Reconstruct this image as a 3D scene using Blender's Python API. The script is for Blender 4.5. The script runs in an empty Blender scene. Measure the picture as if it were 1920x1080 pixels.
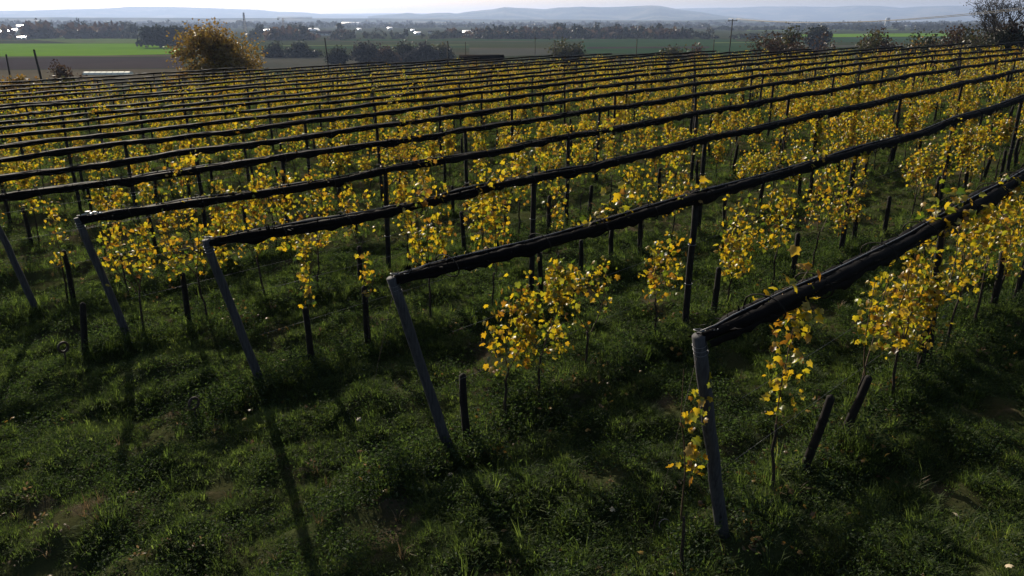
import bpy, math, random
import numpy as np
from mathutils import Vector, Matrix

# ---------------------------------------------------------------- camera, sky, sun, exposure
scene = bpy.context.scene
COL = scene.collection
R = math.radians
F = 1423.2585            # focal length in pixels of a 1920 px wide frame
PITCH = R(19.4283)
CAM_Z = 4.4127
SUN_AZ, SUN_EL = R(-29.4), R(25.0)

cam_d = bpy.data.cameras.new('camera')
cam = bpy.data.objects.new('camera', cam_d)
COL.objects.link(cam)
cam.location = (0, 0, CAM_Z)
cam.rotation_euler = (math.pi / 2 - PITCH, 0, 0)
cam_d.sensor_fit = 'HORIZONTAL'
cam_d.angle = R(68.0)
cam_d.clip_start = 0.05
cam_d.clip_end = 80000
scene.camera = cam

world = bpy.data.worlds.new('World')
scene.world = world
world.use_nodes = True
wn = world.node_tree
bg = wn.nodes['Background']
sky = wn.nodes.new('ShaderNodeTexSky')
sky.sky_type = 'NISHITA'
sky.sun_disc = False
sky.sun_elevation = SUN_EL
sky.sun_rotation = SUN_AZ
sky.altitude = 200
sky.air_density = 1.0
sky.dust_density = 2.8
sky.ozone_density = 0.15
wn.links.new(sky.outputs[0], bg.inputs[0])
bg.inputs[1].default_value = 0.073

sun_d = bpy.data.lights.new('sun', 'SUN')
sun_d.energy = 5.0
sun_d.angle = R(0.5)
sun_d.color = (1.0, 0.90, 0.74)
sun = bpy.data.objects.new('sun', sun_d)
COL.objects.link(sun)
sdir = Vector((math.sin(SUN_AZ) * math.cos(SUN_EL), math.cos(SUN_AZ) * math.cos(SUN_EL), math.sin(SUN_EL)))
sun.rotation_euler = (-sdir).to_track_quat('-Z', 'Y').to_euler()
sun.location = (-20, 40, 30)

scene.view_settings.view_transform = 'Standard'
scene.view_settings.look = 'None'
scene.view_settings.exposure = 0.6
scene.view_settings.gamma = 1.0
scene.view_settings.use_curve_mapping = False
scene.cycles.use_denoising = True
scene.cycles.max_bounces = 4
scene.cycles.diffuse_bounces = 3
scene.cycles.glossy_bounces = 2
scene.cycles.transmission_bounces = 3
scene.cycles.volume_bounces = 0
scene.cycles.sample_clamp_indirect = 4.0

# ---------------------------------------------------------------- coordinates of the place
AZ = R(46.797076)                       # direction the vine rows run
UX, UY = math.sin(AZ), math.cos(AZ)
SP, N0 = 3.1085245, 2.8411429           # row spacing, distance of the first row
PQ = (0.020706, -0.0542698, -8.14966e-05, 0.000350214, 8.857e-05)
PLAIN = -17.6
NROWS = 19

def un(x, y): return UX * x + UY * y, -UY * x + UX * y
def xy(u, n): return UX * u - UY * n, UY * u + UX * n
def quad(u, n):
    a, b, c, d, e = PQ
    return a * u + b * n + c * u * u + d * n * n + e * u * n
EDGE_AZ = np.radians([-180, -60, -34, -16.4, 5.6, 28.1, 34, 50, 70, 180])
EDGE_D = np.array([62, 62, 61, 64, 71, 78, 96, 120, 130, 62.0])

def base_z(x, y):
    """height of the ground without its small bumps (arrays or scalars)"""
    x = np.asarray(x, float); y = np.asarray(y, float)
    d = np.hypot(x, y) + 1e-9
    az = np.arctan2(x, y)
    rb = np.interp(az, EDGE_AZ, EDGE_D)
    k = np.minimum(1.0, (rb + 2) / d)
    u, n = un(x * k, y * k)
    D = np.maximum(0.0, d - rb - 2)
    s = 0.15; D0 = s / (2 * 0.0035)
    drop = np.where(D < D0, 0.0035 * D * D, 0.0035 * D0 * D0 + s * (D - D0))
    z = quad(u, n) - drop
    t = 3.0
    return PLAIN + t * np.logaddexp(0, (z - PLAIN) / t)

_rs = np.random.RandomState(5)
_waves = [(2 * math.pi / w, a, *_rs.uniform(0, 2 * math.pi, 2)) for w, a in
          ((2.6, .030), (1.9, .026), (1.3, .022), (1.05, .02), (.8, .018), (.62, .016), (.5, .013), (.41, .011), (3.7, .035), (.33, .009))]
def bumps(x, y):
    b = 0
    for k, a, th, ph in _waves:
        b = b + a * np.sin(k * (x * math.cos(th) + y * math.sin(th)) + ph + 1.3 * np.sin(0.37 * k * (x * math.sin(th) - y * math.cos(th)) + 2 * ph))
    u, n = un(x, y)
    r = (n - N0) / SP
    k_ = np.round(r)
    strip = np.exp(-((r - k_) * SP / .36) ** 4) * (r > -.5) * (r < NROWS) * np.clip((u - (4.15 - .62 * k_)) / .35, 0, 1)
    strip = strip * (.6 + .4 * np.sin(u * 1.7 + 5 * k_) * np.sin(u * .61 + 2 * k_))
    d = np.hypot(x, y)
    return (b * 1.25 + strip * .20) * np.clip((95 - d) / 30, 0, 1)
def gz(x, y): return base_z(x, y) + bumps(np.asarray(x, float), np.asarray(y, float))
def gzs(x, y): return float(gz(x, y))

def ray(px, py):
    X = (px - 960) / F; Y = -(py - 540) / F
    c, s = math.cos(PITCH), math.sin(PITCH)
    return np.array([X, c + s * Y, -s + c * Y])
def project(x, y, z):
    c, s = math.cos(PITCH), math.sin(PITCH)
    zz = z - CAM_Z
    dep = y * c - zz * s; up = y * s + zz * c
    if dep <= .1: return None
    return 960 + F * x / dep, 540 - F * up / dep
def at_dist(px, py, d):
    """the point seen at pixel px,py whose horizontal distance is d"""
    r = ray(px, py); t = d / math.hypot(r[0], r[1])
    return np.array([r[0] * t, r[1] * t, CAM_Z + r[2] * t])
def on_plain(px, py, z=PLAIN):
    r = ray(px, py); t = (z - CAM_Z) / r[2]
    return np.array([r[0] * t, r[1] * t, z])

ORD = ['first', 'second', 'third', 'fourth', 'fifth', 'sixth', 'seventh', 'eighth', 'ninth', 'tenth', 'eleventh', 'twelfth',
       'thirteenth', 'fourteenth', 'fifteenth', 'sixteenth', 'seventeenth', 'eighteenth', 'nineteenth', 'twentieth']
_TENS = {20: 'twenty', 30: 'thirty', 40: 'forty', 50: 'fifty', 60: 'sixty', 70: 'seventy', 80: 'eighty', 90: 'ninety'}
def ordn(i):                             # i counts from 1
    if i <= 20: return ORD[i - 1]
    t, r = i // 10 * 10, i % 10
    return _TENS[t] + '-' + ORD[r - 1] if r else _TENS[t][:-1] + 'ieth'

# ---------------------------------------------------------------- materials
def new_mat(name):
    m = bpy.data.materials.new(name); m.use_nodes = True
    nt = m.node_tree; nt.nodes.clear()
    out = nt.nodes.new('ShaderNodeOutputMaterial')
    return m, nt, out
def node(nt, typ, **kw):
    n = nt.nodes.new(typ)
    for k, v in kw.items(): setattr(n, k, v)
    return n
def ramp(nt, fac, stops):
    r = nt.nodes.new('ShaderNodeValToRGB')
    e = r.color_ramp.elements
    while len(e) < len(stops): e.new(0.5)
    for i, (p, c) in enumerate(stops):
        e[i].position = p; e[i].color = (*c, 1)
    nt.links.new(fac, r.inputs[0])
    return r.outputs[0]
def noise(nt, scale, detail=4, coord='pos', rough=.6):
    n = nt.nodes.new('ShaderNodeTexNoise'); n.inputs['Scale'].default_value = scale
    n.inputs['Detail'].default_value = detail; n.inputs['Roughness'].default_value = rough
    if coord == 'pos':
        g = nt.nodes.new('ShaderNodeNewGeometry'); nt.links.new(g.outputs['Position'], n.inputs['Vector'])
    else:
        g = nt.nodes.new('ShaderNodeTexCoord'); nt.links.new(g.outputs['Object'], n.inputs['Vector'])
    return n.outputs['Fac']

def mat_noise(name, stops, scale, rough=.8, spec=.3, coord='pos', bump=0, metallic=0, detail=5):
    m, nt, out = new_mat(name)
    p = nt.nodes.new('ShaderNodeBsdfPrincipled')
    f = noise(nt, scale, detail, coord)
    nt.links.new(ramp(nt, f, stops), p.inputs['Base Color'])
    p.inputs['Roughness'].default_value = rough
    p.inputs['Specular IOR Level'].default_value = spec
    p.inputs['Metallic'].default_value = metallic
    if bump:
        b = nt.nodes.new('ShaderNodeBump'); b.inputs['Strength'].default_value = bump
        nt.links.new(f, b.inputs['Height']); nt.links.new(b.outputs[0], p.inputs['Normal'])
    nt.links.new(p.outputs[0], out.inputs[0])
    return m

def mat_leaf(name, stops, trans_gain, trans_mix=.55, gloss=.06, rough=.4, pos_scale=None, pos_amt=.0, island=True):
    """thin leaf: diffuse one side, light coming through on the other; the colour differs from leaf to leaf"""
    m, nt, out = new_mat(name)
    g = nt.nodes.new('ShaderNodeNewGeometry')
    oi = nt.nodes.new('ShaderNodeObjectInfo')
    a = node(nt, 'ShaderNodeMath', operation='ADD')
    if island: nt.links.new(g.outputs['Random Per Island'], a.inputs[0])
    else: a.inputs[0].default_value = 0
    nt.links.new(oi.outputs['Random'], a.inputs[1])
    fr = node(nt, 'ShaderNodeMath', operation='FRACT'); nt.links.new(a.outputs[0], fr.inputs[0])
    fac = fr.outputs[0]
    if pos_scale:
        nf = noise(nt, pos_scale, 3)
        mx = node(nt, 'ShaderNodeMath', operation='MULTIPLY_ADD')
        s = node(nt, 'ShaderNodeMath', operation='MULTIPLY_ADD'); nt.links.new(nf, s.inputs[0]); s.inputs[1].default_value = pos_amt * 2; s.inputs[2].default_value = -pos_amt
        nt.links.new(fac, mx.inputs[0]); mx.inputs[1].default_value = 1 - pos_amt * .5; nt.links.new(s.outputs[0], mx.inputs[2])
        mx.use_clamp = True
        fac = mx.outputs[0]
    c = ramp(nt, fac, stops)
    d = nt.nodes.new('ShaderNodeBsdfDiffuse'); nt.links.new(c, d.inputs[0])
    t = nt.nodes.new('ShaderNodeBsdfTranslucent')
    mul = node(nt, 'ShaderNodeMix', data_type='RGBA', blend_type='MULTIPLY'); mul.inputs[0].default_value = 1
    nt.links.new(c, mul.inputs[6]); mul.inputs[7].default_value = (*trans_gain, 1)
    nt.links.new(mul.outputs[2], t.inputs[0])
    ms = nt.nodes.new('ShaderNodeMixShader'); ms.inputs[0].default_value = trans_mix
    nt.links.new(d.outputs[0], ms.inputs[1]); nt.links.new(t.outputs[0], ms.inputs[2])
    gl = nt.nodes.new('ShaderNodeBsdfGlossy'); gl.inputs['Roughness'].default_value = rough
    m2 = nt.nodes.new('ShaderNodeMixShader'); m2.inputs[0].default_value = gloss
    nt.links.new(ms.outputs[0], m2.inputs[1]); nt.links.new(gl.outputs[0], m2.inputs[2])
    nt.links.new(m2.outputs[0], out.inputs[0])
    return m

M = {}
M['soil'] = mat_noise('soil_and_moss', [(.3, (.022, .017, .011)), (.5, (.026, .030, .012)), (.7, (.040, .052, .018))], 1.3, .95, .1, bump=.4)
M['vine_leaf'] = mat_leaf('vine_leaf_autumn', [(0, (.042, .072, .011)), (.17, (.14, .155, .015)), (.36, (.34, .27, .017)), (.64, (.35, .215, .013)), (.83, (.17, .077, .011)), (1, (.032, .017, .008))], (1.35, 1.35, .8), .56, .045, pos_scale=.45, pos_amt=.28)
M['grass'] = mat_leaf('grass_blades', [(0, (.024, .038, .013)), (.45, (.055, .081, .026)), (.8, (.092, .118, .040)), (1, (.15, .14, .065))], (1.9, 2.0, 1.0), .55, .008, .6, .8, .5, island=True)
M['weed'] = mat_leaf('weed_leaves', [(0, (.013, .024, .010)), (.5, (.031, .050, .020)), (.9, (.055, .078, .031)), (1, (.09, .055, .02))], (1.7, 1.8, .9), .45, .008, .5, .5, .5)
M['dry'] = mat_leaf('dry_grass', [(0, (.08, .055, .03)), (1, (.17, .12, .06))], (1.3, 1.2, 1.0), .4, .03, .6)
M['pale_leaf'] = mat_noise('dry_pale_leaf', [(.3, (.30, .24, .15)), (.7, (.45, .38, .26))], 20, .6, .2, 'obj')
M['litter'] = mat_leaf('leaf_litter', [(0, (.06, .035, .015)), (.6, (.16, .095, .025)), (1, (.30, .20, .04))], (1.1, 1, .8), .3, .03)
M['bark'] = mat_noise('vine_bark', [(.3, (.012, .009, .007)), (.7, (.045, .033, .024))], 30, .9, .2, 'obj', .4)
M['cane'] = mat_noise('vine_cane', [(.3, (.035, .022, .012)), (.7, (.075, .045, .022))], 30, .7, .3, 'obj')
M['endpost'] = mat_noise('weathered_grey_post', [(.30, (.012, .012, .014)), (.42, (.034, .034, .039)), (.70, (.064, .062, .066))], 6, .8, .25, 'obj', .7)
_nt = M['endpost'].node_tree; _tc = [n for n in _nt.nodes if n.type == 'TEX_COORD'][0]; _tx = [n for n in _nt.nodes if n.type == 'TEX_NOISE'][0]
_mp = _nt.nodes.new('ShaderNodeMapping'); _mp.inputs['Scale'].default_value = (9, 9, .45); _nt.links.new(_tc.outputs['Object'], _mp.inputs[0]); _nt.links.new(_mp.outputs[0], _tx.inputs['Vector'])
M['post'] = mat_noise('trellis_post_grey', [(.3, (.007, .0066, .007)), (.7, (.020, .0185, .019))], 8, .85, .15, 'obj', .3)
M['stake'] = mat_noise('old_dark_stake', [(.3, (.005, .0045, .004)), (.7, (.018, .0145, .012))], 12, .9, .2, 'obj', .5)
M['net'] = mat_noise('rolled_black_netting', [(.35, (.0025, .0021, .0022)), (.65, (.0060, .0049, .0049))], 22, .72, .045, 'pos', .9, detail=8)
M['wire'] = mat_noise('galvanised_wire', [(.3, (.09, .09, .095)), (.7, (.18, .18, .19))], 8, .5, .4, 'obj', metallic=.5)
M['rust'] = mat_noise('rusty_iron', [(.3, (.02, .014, .012)), (.7, (.05, .03, .02))], 20, .7, .4, 'obj')
M['foil'] = mat_noise('white_plastic_wrap', [(.3, (.32, .33, .35)), (.7, (.5, .51, .53))], 12, .35, .5, 'obj')

# ---------------------------------------------------------------- mesh helpers
def mesh_np(name, V, faces, mats, smooth=False, mat_idx=None):
    """faces: list of integer arrays (m,k)"""
    me = bpy.data.meshes.new(name)
    V = np.asarray(V, np.float32).reshape(-1, 3)
    loops = np.concatenate([f.ravel() for f in faces]).astype(np.int32)
    sizes = np.concatenate([np.full(len(f), f.shape[1]) for f in faces]).astype(np.int32)
    starts = np.concatenate([[0], np.cumsum(sizes)[:-1]]).astype(np.int32)
    me.vertices.add(len(V)); me.vertices.foreach_set('co', V.ravel())
    me.loops.add(len(loops)); me.loops.foreach_set('vertex_index', loops)
    me.polygons.add(len(sizes)); me.polygons.foreach_set('loop_start', starts)
    try: me.polygons.foreach_set('loop_total', sizes)
    except Exception: pass
    for m in (mats if isinstance(mats, (list, tuple)) else [mats]): me.materials.append(m)
    if mat_idx is not None: me.polygons.foreach_set('material_index', np.asarray(mat_idx, np.int32))
    if smooth: me.polygons.foreach_set('use_smooth', np.ones(len(sizes), bool))
    me.update(calc_edges=True); me.validate()
    return me

class MB:
    def __init__(s): s.v = []; s.f3 = []; s.f4 = []; s.n = 0
    def add(s, V, f3=None, f4=None):
        V = np.asarray(V, float).reshape(-1, 3)
        if f3 is not None and len(f3): s.f3.append(np.asarray(f3, int) + s.n)
        if f4 is not None and len(f4): s.f4.append(np.asarray(f4, int) + s.n)
        s.v.append(V); s.n += len(V)
    def box(s, c, size, rot=None):
        V = np.array([[x, y, z] for x in (-.5, .5) for y in (-.5, .5) for z in (-.5, .5)]) * np.asarray(size)
        if rot is not None: V = V @ np.asarray(rot).T
        s.add(V + np.asarray(c), f4=[[0, 1, 3, 2], [4, 6, 7, 5], [0, 4, 5, 1], [2, 3, 7, 6], [0, 2, 6, 4], [1, 5, 7, 3]])
    def tube(s, P, rad, seg=6, caps=True, jit=0, rs=None):
        P = np.asarray(P, float); m = len(P)
        rad = np.broadcast_to(np.asarray(rad, float), (m,))
        T = np.gradient(P, axis=0); T /= np.linalg.norm(T, axis=1)[:, None] + 1e-12
        ref = np.array([0, 0, 1.0]) if abs(T[:, 2]).mean() < .8 else np.array([1.0, 0, 0])
        A = np.cross(T, ref); A /= np.linalg.norm(A, axis=1)[:, None] + 1e-12
        B = np.cross(T, A)
        th = np.arange(seg) * 2 * math.pi / seg
        rr = rad[:, None] * np.ones(seg)
        if jit: rr = rr * (1 + jit * (rs or np.random).uniform(-1, 1, (m, seg)))
        V = P[:, None, :] + rr[:, :, None] * (np.cos(th)[None, :, None] * A[:, None, :] + np.sin(th)[None, :, None] * B[:, None, :])
        i = np.arange(m - 1)[:, None]; j = np.arange(seg)[None, :]; j2 = (j + 1) % seg
        q = np.stack([i * seg + j, (i + 1) * seg + j, (i + 1) * seg + j2, i * seg + j2], -1).reshape(-1, 4)
        V = V.reshape(-1, 3); f3 = []
        if caps:
            V = np.vstack([V, P[0], P[-1]]); a, b = m * seg, m * seg + 1
            f3 = [[a, k, (k + 1) % seg] for k in range(seg)] + [[b, (m - 1) * seg + (k + 1) % seg, (m - 1) * seg + k] for k in range(seg)]
        s.add(V, f3, q)
    def torus(s, c, R_, r, nrm=(0, 1, 0), seg=20, rs=6):
        nrm = Vector(nrm).normalized(); q = nrm.to_track_quat('Z', 'Y').to_matrix()
        P = [np.asarray(c) + np.array(q @ Vector((R_ * math.cos(t), R_ * math.sin(t), 0))) for t in np.linspace(0, 2 * math.pi, seg + 1)]
        s.tube(P, r, rs, caps=False)
    def mesh(s, name, mat, smooth=False):
        fs = []
        if s.f3: fs.append(np.concatenate(s.f3))
        if s.f4: fs.append(np.concatenate(s.f4))
        return mesh_np(name, np.concatenate(s.v), fs, mat, smooth)

def obj(name, me, parent=None, loc=None, rot=None):
    o = bpy.data.objects.new(name, me); COL.objects.link(o)
    if parent: o.parent = parent
    if loc is not None: o.location = loc
    if rot is not None: o.rotation_euler = rot
    return o
def tag(o, label=None, cat=None, group=None, kind=None):
    if label: o['label'] = label
    if cat: o['category'] = cat
    if group: o['group'] = group
    if kind: o['kind'] = kind
    return o
def empty(name, loc, rz=0):
    o = bpy.data.objects.new(name, None); COL.objects.link(o)
    o.empty_display_size = .2; o.location = loc; o.rotation_euler = (0, 0, rz)
    return o

# leaf templates: outline, centre raised, tip along +y, petiole at the origin
def leaf_template(pts, cz):
    out = [(x, y, -abs(x) * .42 - max(0, y - .55) * .35) for x, y in pts]
    V = np.array(out + [(0, .42, cz)]); k = len(out)
    return V, np.array([[k, i, (i + 1) % k] for i in range(k)])
VINE_LEAF = leaf_template([(0, .06), (.22, -.10), (.46, .08), (.36, .30), (.52, .52), (.24, .60), (0, .98), (-.24, .60), (-.52, .52), (-.36, .30), (-.46, .08), (-.22, -.10)], .07)
HEX_LEAF = leaf_template([(0, 0), (.42, .12), (.44, .6), (0, 1), (-.44, .6), (-.42, .12)], .06)
OVAL_LEAF = leaf_template([(0, 0), (.26, .35), (.2, .75), (0, 1), (-.2, .75), (-.26, .35)], .05)
QUAD_LEAF = (np.array([(0, 0, 0), (.42, .5, -.1), (0, 1, 0), (-.42, .5, -.1)]), np.array([[0, 1, 2], [0, 2, 3]]))

def leaf_frames(rs, n, hang=.6, spread=1.0):
    """rotation matrices: the tip mostly hangs down, the face turns any way"""
    az = rs.uniform(0, 2 * math.pi, n)
    tilt = rs.normal(-hang, .55 * spread, n)                       # pitch of the tip
    Y = np.stack([np.cos(az) * np.cos(tilt), np.sin(az) * np.cos(tilt), np.sin(tilt)], -1)
    up = rs.normal(0, 1, (n, 3)); up[:, 2] += .8
    X = np.cross(Y, up); X /= np.linalg.norm(X, axis=1)[:, None] + 1e-9
    Z = np.cross(X, Y)
    return np.stack([X, Y, Z], -1)                                 # columns
def leaves_arrays(tmpl, pos, rot, size):
    V, Fc = tmpl; n = len(pos)
    W = np.einsum('nij,vj->nvi', rot, V) * size[:, None, None] + pos[:, None, :]
    I = (np.arange(n) * len(V))[:, None, None] + Fc[None]
    return W.reshape(-1, 3), I.reshape(-1, 3)

# ---------------------------------------------------------------- ground, fields, hills
def graded(lo, hi, step, far, ratio):
    mid = list(np.arange(lo, hi, step)); a = []; s = step; x = hi
    while x < far: a.append(x); s *= ratio; x += s
    b = []; s = step; x = lo
    while x > -far: s *= ratio; x -= s; b.append(x)
    return np.array(b[::-1] + mid + a)
gx = graded(-9, 12, .14, 30000, 1.06); gy = graded(2.5, 16, .14, 30000, 1.06)
GX, GY = np.meshgrid(gx, gy)
GZ = gz(GX, GY)
nx, ny = len(gx), len(gy)
ii = np.arange(ny - 1)[:, None] * nx + np.arange(nx - 1)[None]
q = np.stack([ii, ii + 1, ii + nx + 1, ii + nx], -1).reshape(-1, 4)
m, nt, out = new_mat('ground_cover')
p = nt.nodes.new('ShaderNodeBsdfPrincipled'); p.inputs['Roughness'].default_value = .95; p.inputs['Specular IOR Level'].default_value = 0
near_c = ramp(nt, noise(nt, 1.1, 6), [(.30, (.075, .055, .038)), (.44, (.030, .031, .014)), (.72, (.044, .056, .020))])
far_c = ramp(nt, noise(nt, .012, 6), [(.35, (.03, .033, .016)), (.5, (.026, .036, .015)), (.65, (.045, .038, .022))])
g = nt.nodes.new('ShaderNodeNewGeometry'); ln = node(nt, 'ShaderNodeVectorMath', operation='LENGTH'); nt.links.new(g.outputs['Position'], ln.inputs[0])
mr = nt.nodes.new('ShaderNodeMapRange'); mr.inputs[1].default_value = 60; mr.inputs[2].default_value = 140; nt.links.new(ln.outputs['Value'], mr.inputs[0])
mx = node(nt, 'ShaderNodeMix', data_type='RGBA'); nt.links.new(mr.outputs[0], mx.inputs[0]); nt.links.new(near_c, mx.inputs[6]); nt.links.new(far_c, mx.inputs[7])
nt.links.new(mx.outputs[2], p.inputs['Base Color'])
bp = nt.nodes.new('ShaderNodeBump'); bp.inputs['Strength'].default_value = .5; bp.inputs['Distance'].default_value = .05
nt.links.new(noise(nt, 9, 6), bp.inputs['Height']); nt.links.new(bp.outputs[0], p.inputs['Normal'])
nt.links.new(p.outputs[0], out.inputs[0]); M['ground'] = m
ground = obj('ground', mesh_np('ground', np.stack([GX, GY, GZ], -1), [q], m, True))
tag(ground, kind='structure')

def field_mat(name, a, b, scale=.02):
    return mat_noise(name, [(.35, a), (.65, b)], scale, .95, 0)
FM = {'green': field_mat('winter_crop', (.075, .155, .006), (.095, .18, .008)), 'pale': field_mat('pale_meadow', (.06, .09, .028), (.08, .105, .035)),
      'brown': field_mat('ploughed_soil', (.032, .025, .024), (.042, .032, .029)), 'olive': field_mat('olive_meadow', (.026, .036, .014), (.036, .042, .017)),
      'dark': field_mat('dark_meadow', (.018, .040, .016), (.026, .050, .021)), 'tan': field_mat('stubble', (.06, .05, .032), (.085, .07, .043)), 'grey': field_mat('bare_grey_field', (.045, .046, .036), (.06, .058, .044))}
FIELDS = [('green', [(-120, 82), (262, 81.5), (345, 89), (345, 101), (150, 105), (-120, 106.5)]), ('pale', [(30, 70), (262, 73), (262, 81), (140, 81), (90, 77)]),
          ('brown', [(-120, 111), (345, 107), (345, 128), (-120, 131)]), ('tan', [(-120, 107.5), (345, 102.5), (345, 105.5), (-120, 109)]),
          ('tan', [(-120, 132), (340, 129), (340, 150), (-120, 152)]), ('grey', [(470, 104), (700, 110), (830, 118), (830, 130), (470, 130)]),
          ('olive', [(470, 79), (880, 78), (880, 92), (560, 98), (470, 101)]), ('dark', [(640, 73.5), (1380, 74), (1380, 77), (640, 76.5)]),
          ('dark', [(1090, 78), (1480, 77), (1500, 100), (1090, 100)]), ('olive', [(880, 78), (1088, 78), (1088, 90), (880, 90)]), ('grey', [(880, 91), (1088, 91), (1088, 100), (880, 108)]),
          ('tan', [(640, 77), (1000, 77.3), (1000, 77.9), (640, 77.7)]), ('olive', [(1340, 60), (1780, 57), (1780, 61), (1340, 64)]), ('pale', [(1400, 56), (1700, 54.5), (1700, 56), (1400, 58)]),
          ('green', [(1500, 64), (1790, 62), (1790, 68), (1500, 70)]), ('dark', [(1500, 71), (1790, 69), (1790, 78), (1500, 79)]), ('olive', [(1500, 80), (1790, 79), (1790, 92), (1500, 92)]),
          ('pale', [(500, 85), (880, 83.6), (880, 84.8), (500, 86.5)]), ('dark', [(480, 88), (880, 86.5), (880, 89), (480, 92)]), ('tan', [(880, 89.7), (1088, 89.7), (1088, 90.6), (880, 90.8)]), ('brown', [(1100, 88), (1330, 87), (1330, 90), (1100, 91)]), ('pale', [(1340, 79), (1490, 78.5), (1490, 80), (1340, 81)]), ('grey', [(1500, 85), (1780, 84), (1780, 87), (1500, 88)]), ('tan', [(0, 75.5), (180, 77), (180, 77.6), (0, 76.2)]),
          ('pale', [(820, 44.5), (900, 44.2), (900, 47), (820, 47.5)]), ('olive', [(1060, 48), (1120, 48), (1120, 51), (1060, 51)]), ('brown', [(1300, 51), (1350, 51), (1350, 54), (1300, 54)]), ('dark', [(1380, 66), (1500, 64), (1500, 76), (1380, 72)])]
for i, (c, pts) in enumerate(FIELDS):
    V = [on_plain(x, y, PLAIN + .03 + .012 * i) for x, y in pts]
    me = bpy.data.meshes.new('field'); me.from_pydata([tuple(v) for v in V], [], [list(range(len(V)))]); me.materials.append(FM[c])
    if me.polygons[0].normal.z < 0: me.flip_normals()
    tag(obj('field', me), kind='structure')

M['hill'] = mat_noise('wooded_hill', [(.40, (.018, .028, .018)), (.5, (.045, .058, .032)), (.62, (.12, .11, .07))], .0022, .95, 0)
def hill(name, skyline, dist, depth, seed):
    rs = np.random.RandomState(seed)
    xs = np.linspace(skyline[0][0], skyline[-1][0], 170)
    ys = np.interp(xs, [a for a, _ in skyline], [b for _, b in skyline]) + np.convolve(rs.normal(0, .45, 170), np.ones(5) / 5, 'same')
    prof = [(-1, 0), (-.75, .16), (-.5, .42), (-.25, .75), (0, 1), (.3, .8), (1, 0)]
    V = []
    for px, py in zip(xs, ys):
        top = at_dist(px, py, dist); d = top[:2] / dist; H = max(2.0, top[2] - PLAIN)
        for k, (a, hgt) in enumerate(prof):
            w = (1 + .25 * math.sin(px * .013 + seed) + .1 * math.sin(px * .047)) if a < 0 else 1
            z = PLAIN - 1 + (H + 1) * hgt * (1 + (rs.normal(0, .05) if 0 < k < 4 else 0))
            V.append((*(d * (dist + a * depth * w)), z))
    m_ = len(prof); i = np.arange(len(xs) - 1)[:, None] * m_ + np.arange(m_ - 1)[None]
    qq = np.stack([i, i + m_, i + m_ + 1, i + 1], -1).reshape(-1, 4)
    return tag(obj(name, mesh_np(name, V, [qq], M['hill'], True)), kind='structure')
hill('hills', [(-400, 24), (-100, 21), (60, 19.5), (130, 17.5), (190, 16), (250, 12.3), (320, 13), (390, 15), (480, 18), (520, 22), (570, 23), (600, 26), (660, 28), (760, 33)], 14000, 2600, 1)
hill('hills', [(560, 27), (650, 25.5), (760, 25), (840, 25.5), (900, 27), (1000, 33)], 17000, 2500, 2)
hill('hills', [(690, 30), (740, 26.5), (765, 24), (790, 27), (820, 24), (840, 24), (855, 26), (870, 23), (900, 20), (930, 16), (945, 13.5), (985, 15), (1020, 17), (1050, 14), (1090, 13), (1130, 13.5),
               (1180, 12), (1220, 10), (1240, 11.5), (1270, 17), (1300, 21), (1330, 25), (1360, 30), (1400, 34), (1450, 38)], 10500, 2400, 3)
hill('hills', [(1200, 22), (1270, 16), (1330, 14.5), (1390, 14), (1440, 12), (1510, 12), (1560, 13), (1610, 10), (1650, 11), (1690, 14.5), (1720, 12), (1780, 11), (1860, 11), (1920, 11), (2100, 9), (2400, 12)], 14500, 2600, 4)
hill('hills', [(-400, 33), (0, 33), (120, 32.5), (300, 33.5), (500, 34), (700, 34.5), (900, 36), (1100, 37), (1250, 38.5)], 6200, 900, 5)
hill('hills', [(1150, 39), (1300, 38), (1360, 36.5), (1480, 40), (1700, 41), (1920, 40), (2300, 40)], 5200, 800, 6)

# ---------------------------------------------------------------- trees
M['bark_tree'] = mat_noise('tree_bark', [(.3, (.020, .017, .015)), (.7, (.055, .048, .042))], 3, .9, .15, 'obj', .4)
TL = {'orange': mat_leaf('autumn_orange_leaves', [(0, (.09, .06, .02)), (.5, (.18, .12, .03)), (.85, (.23, .16, .036)), (1, (.14, .14, .035))], (1.2, 1.1, .9), .45, .04),
      'brown': mat_leaf('russet_brown_leaves', [(0, (.026, .017, .014)), (.6, (.050, .031, .022)), (1, (.072, .048, .026))], (1.2, 1.1, .9), .4, .03),
      'olive': mat_leaf('olive_green_leaves', [(0, (.020, .023, .011)), (.6, (.040, .042, .016)), (1, (.075, .06, .022))], (1.2, 1.2, .9), .4, .03),
      'dark': mat_leaf('dark_foliage', [(0, (.009, .014, .010)), (.6, (.018, .024, .015)), (1, (.036, .032, .020))], (1.2, 1.2, .9), .35, .03),
      'grey': mat_leaf('bare_twigs', [(0, (.030, .030, .030)), (1, (.075, .070, .066))], (1, 1, 1), .2, .02),
      'ochre': mat_leaf('ochre_leaves', [(0, (.13, .07, .02)), (.6, (.22, .14, .03)), (1, (.14, .13, .03))], (1.3, 1.1, .8), .45, .03)}

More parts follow.
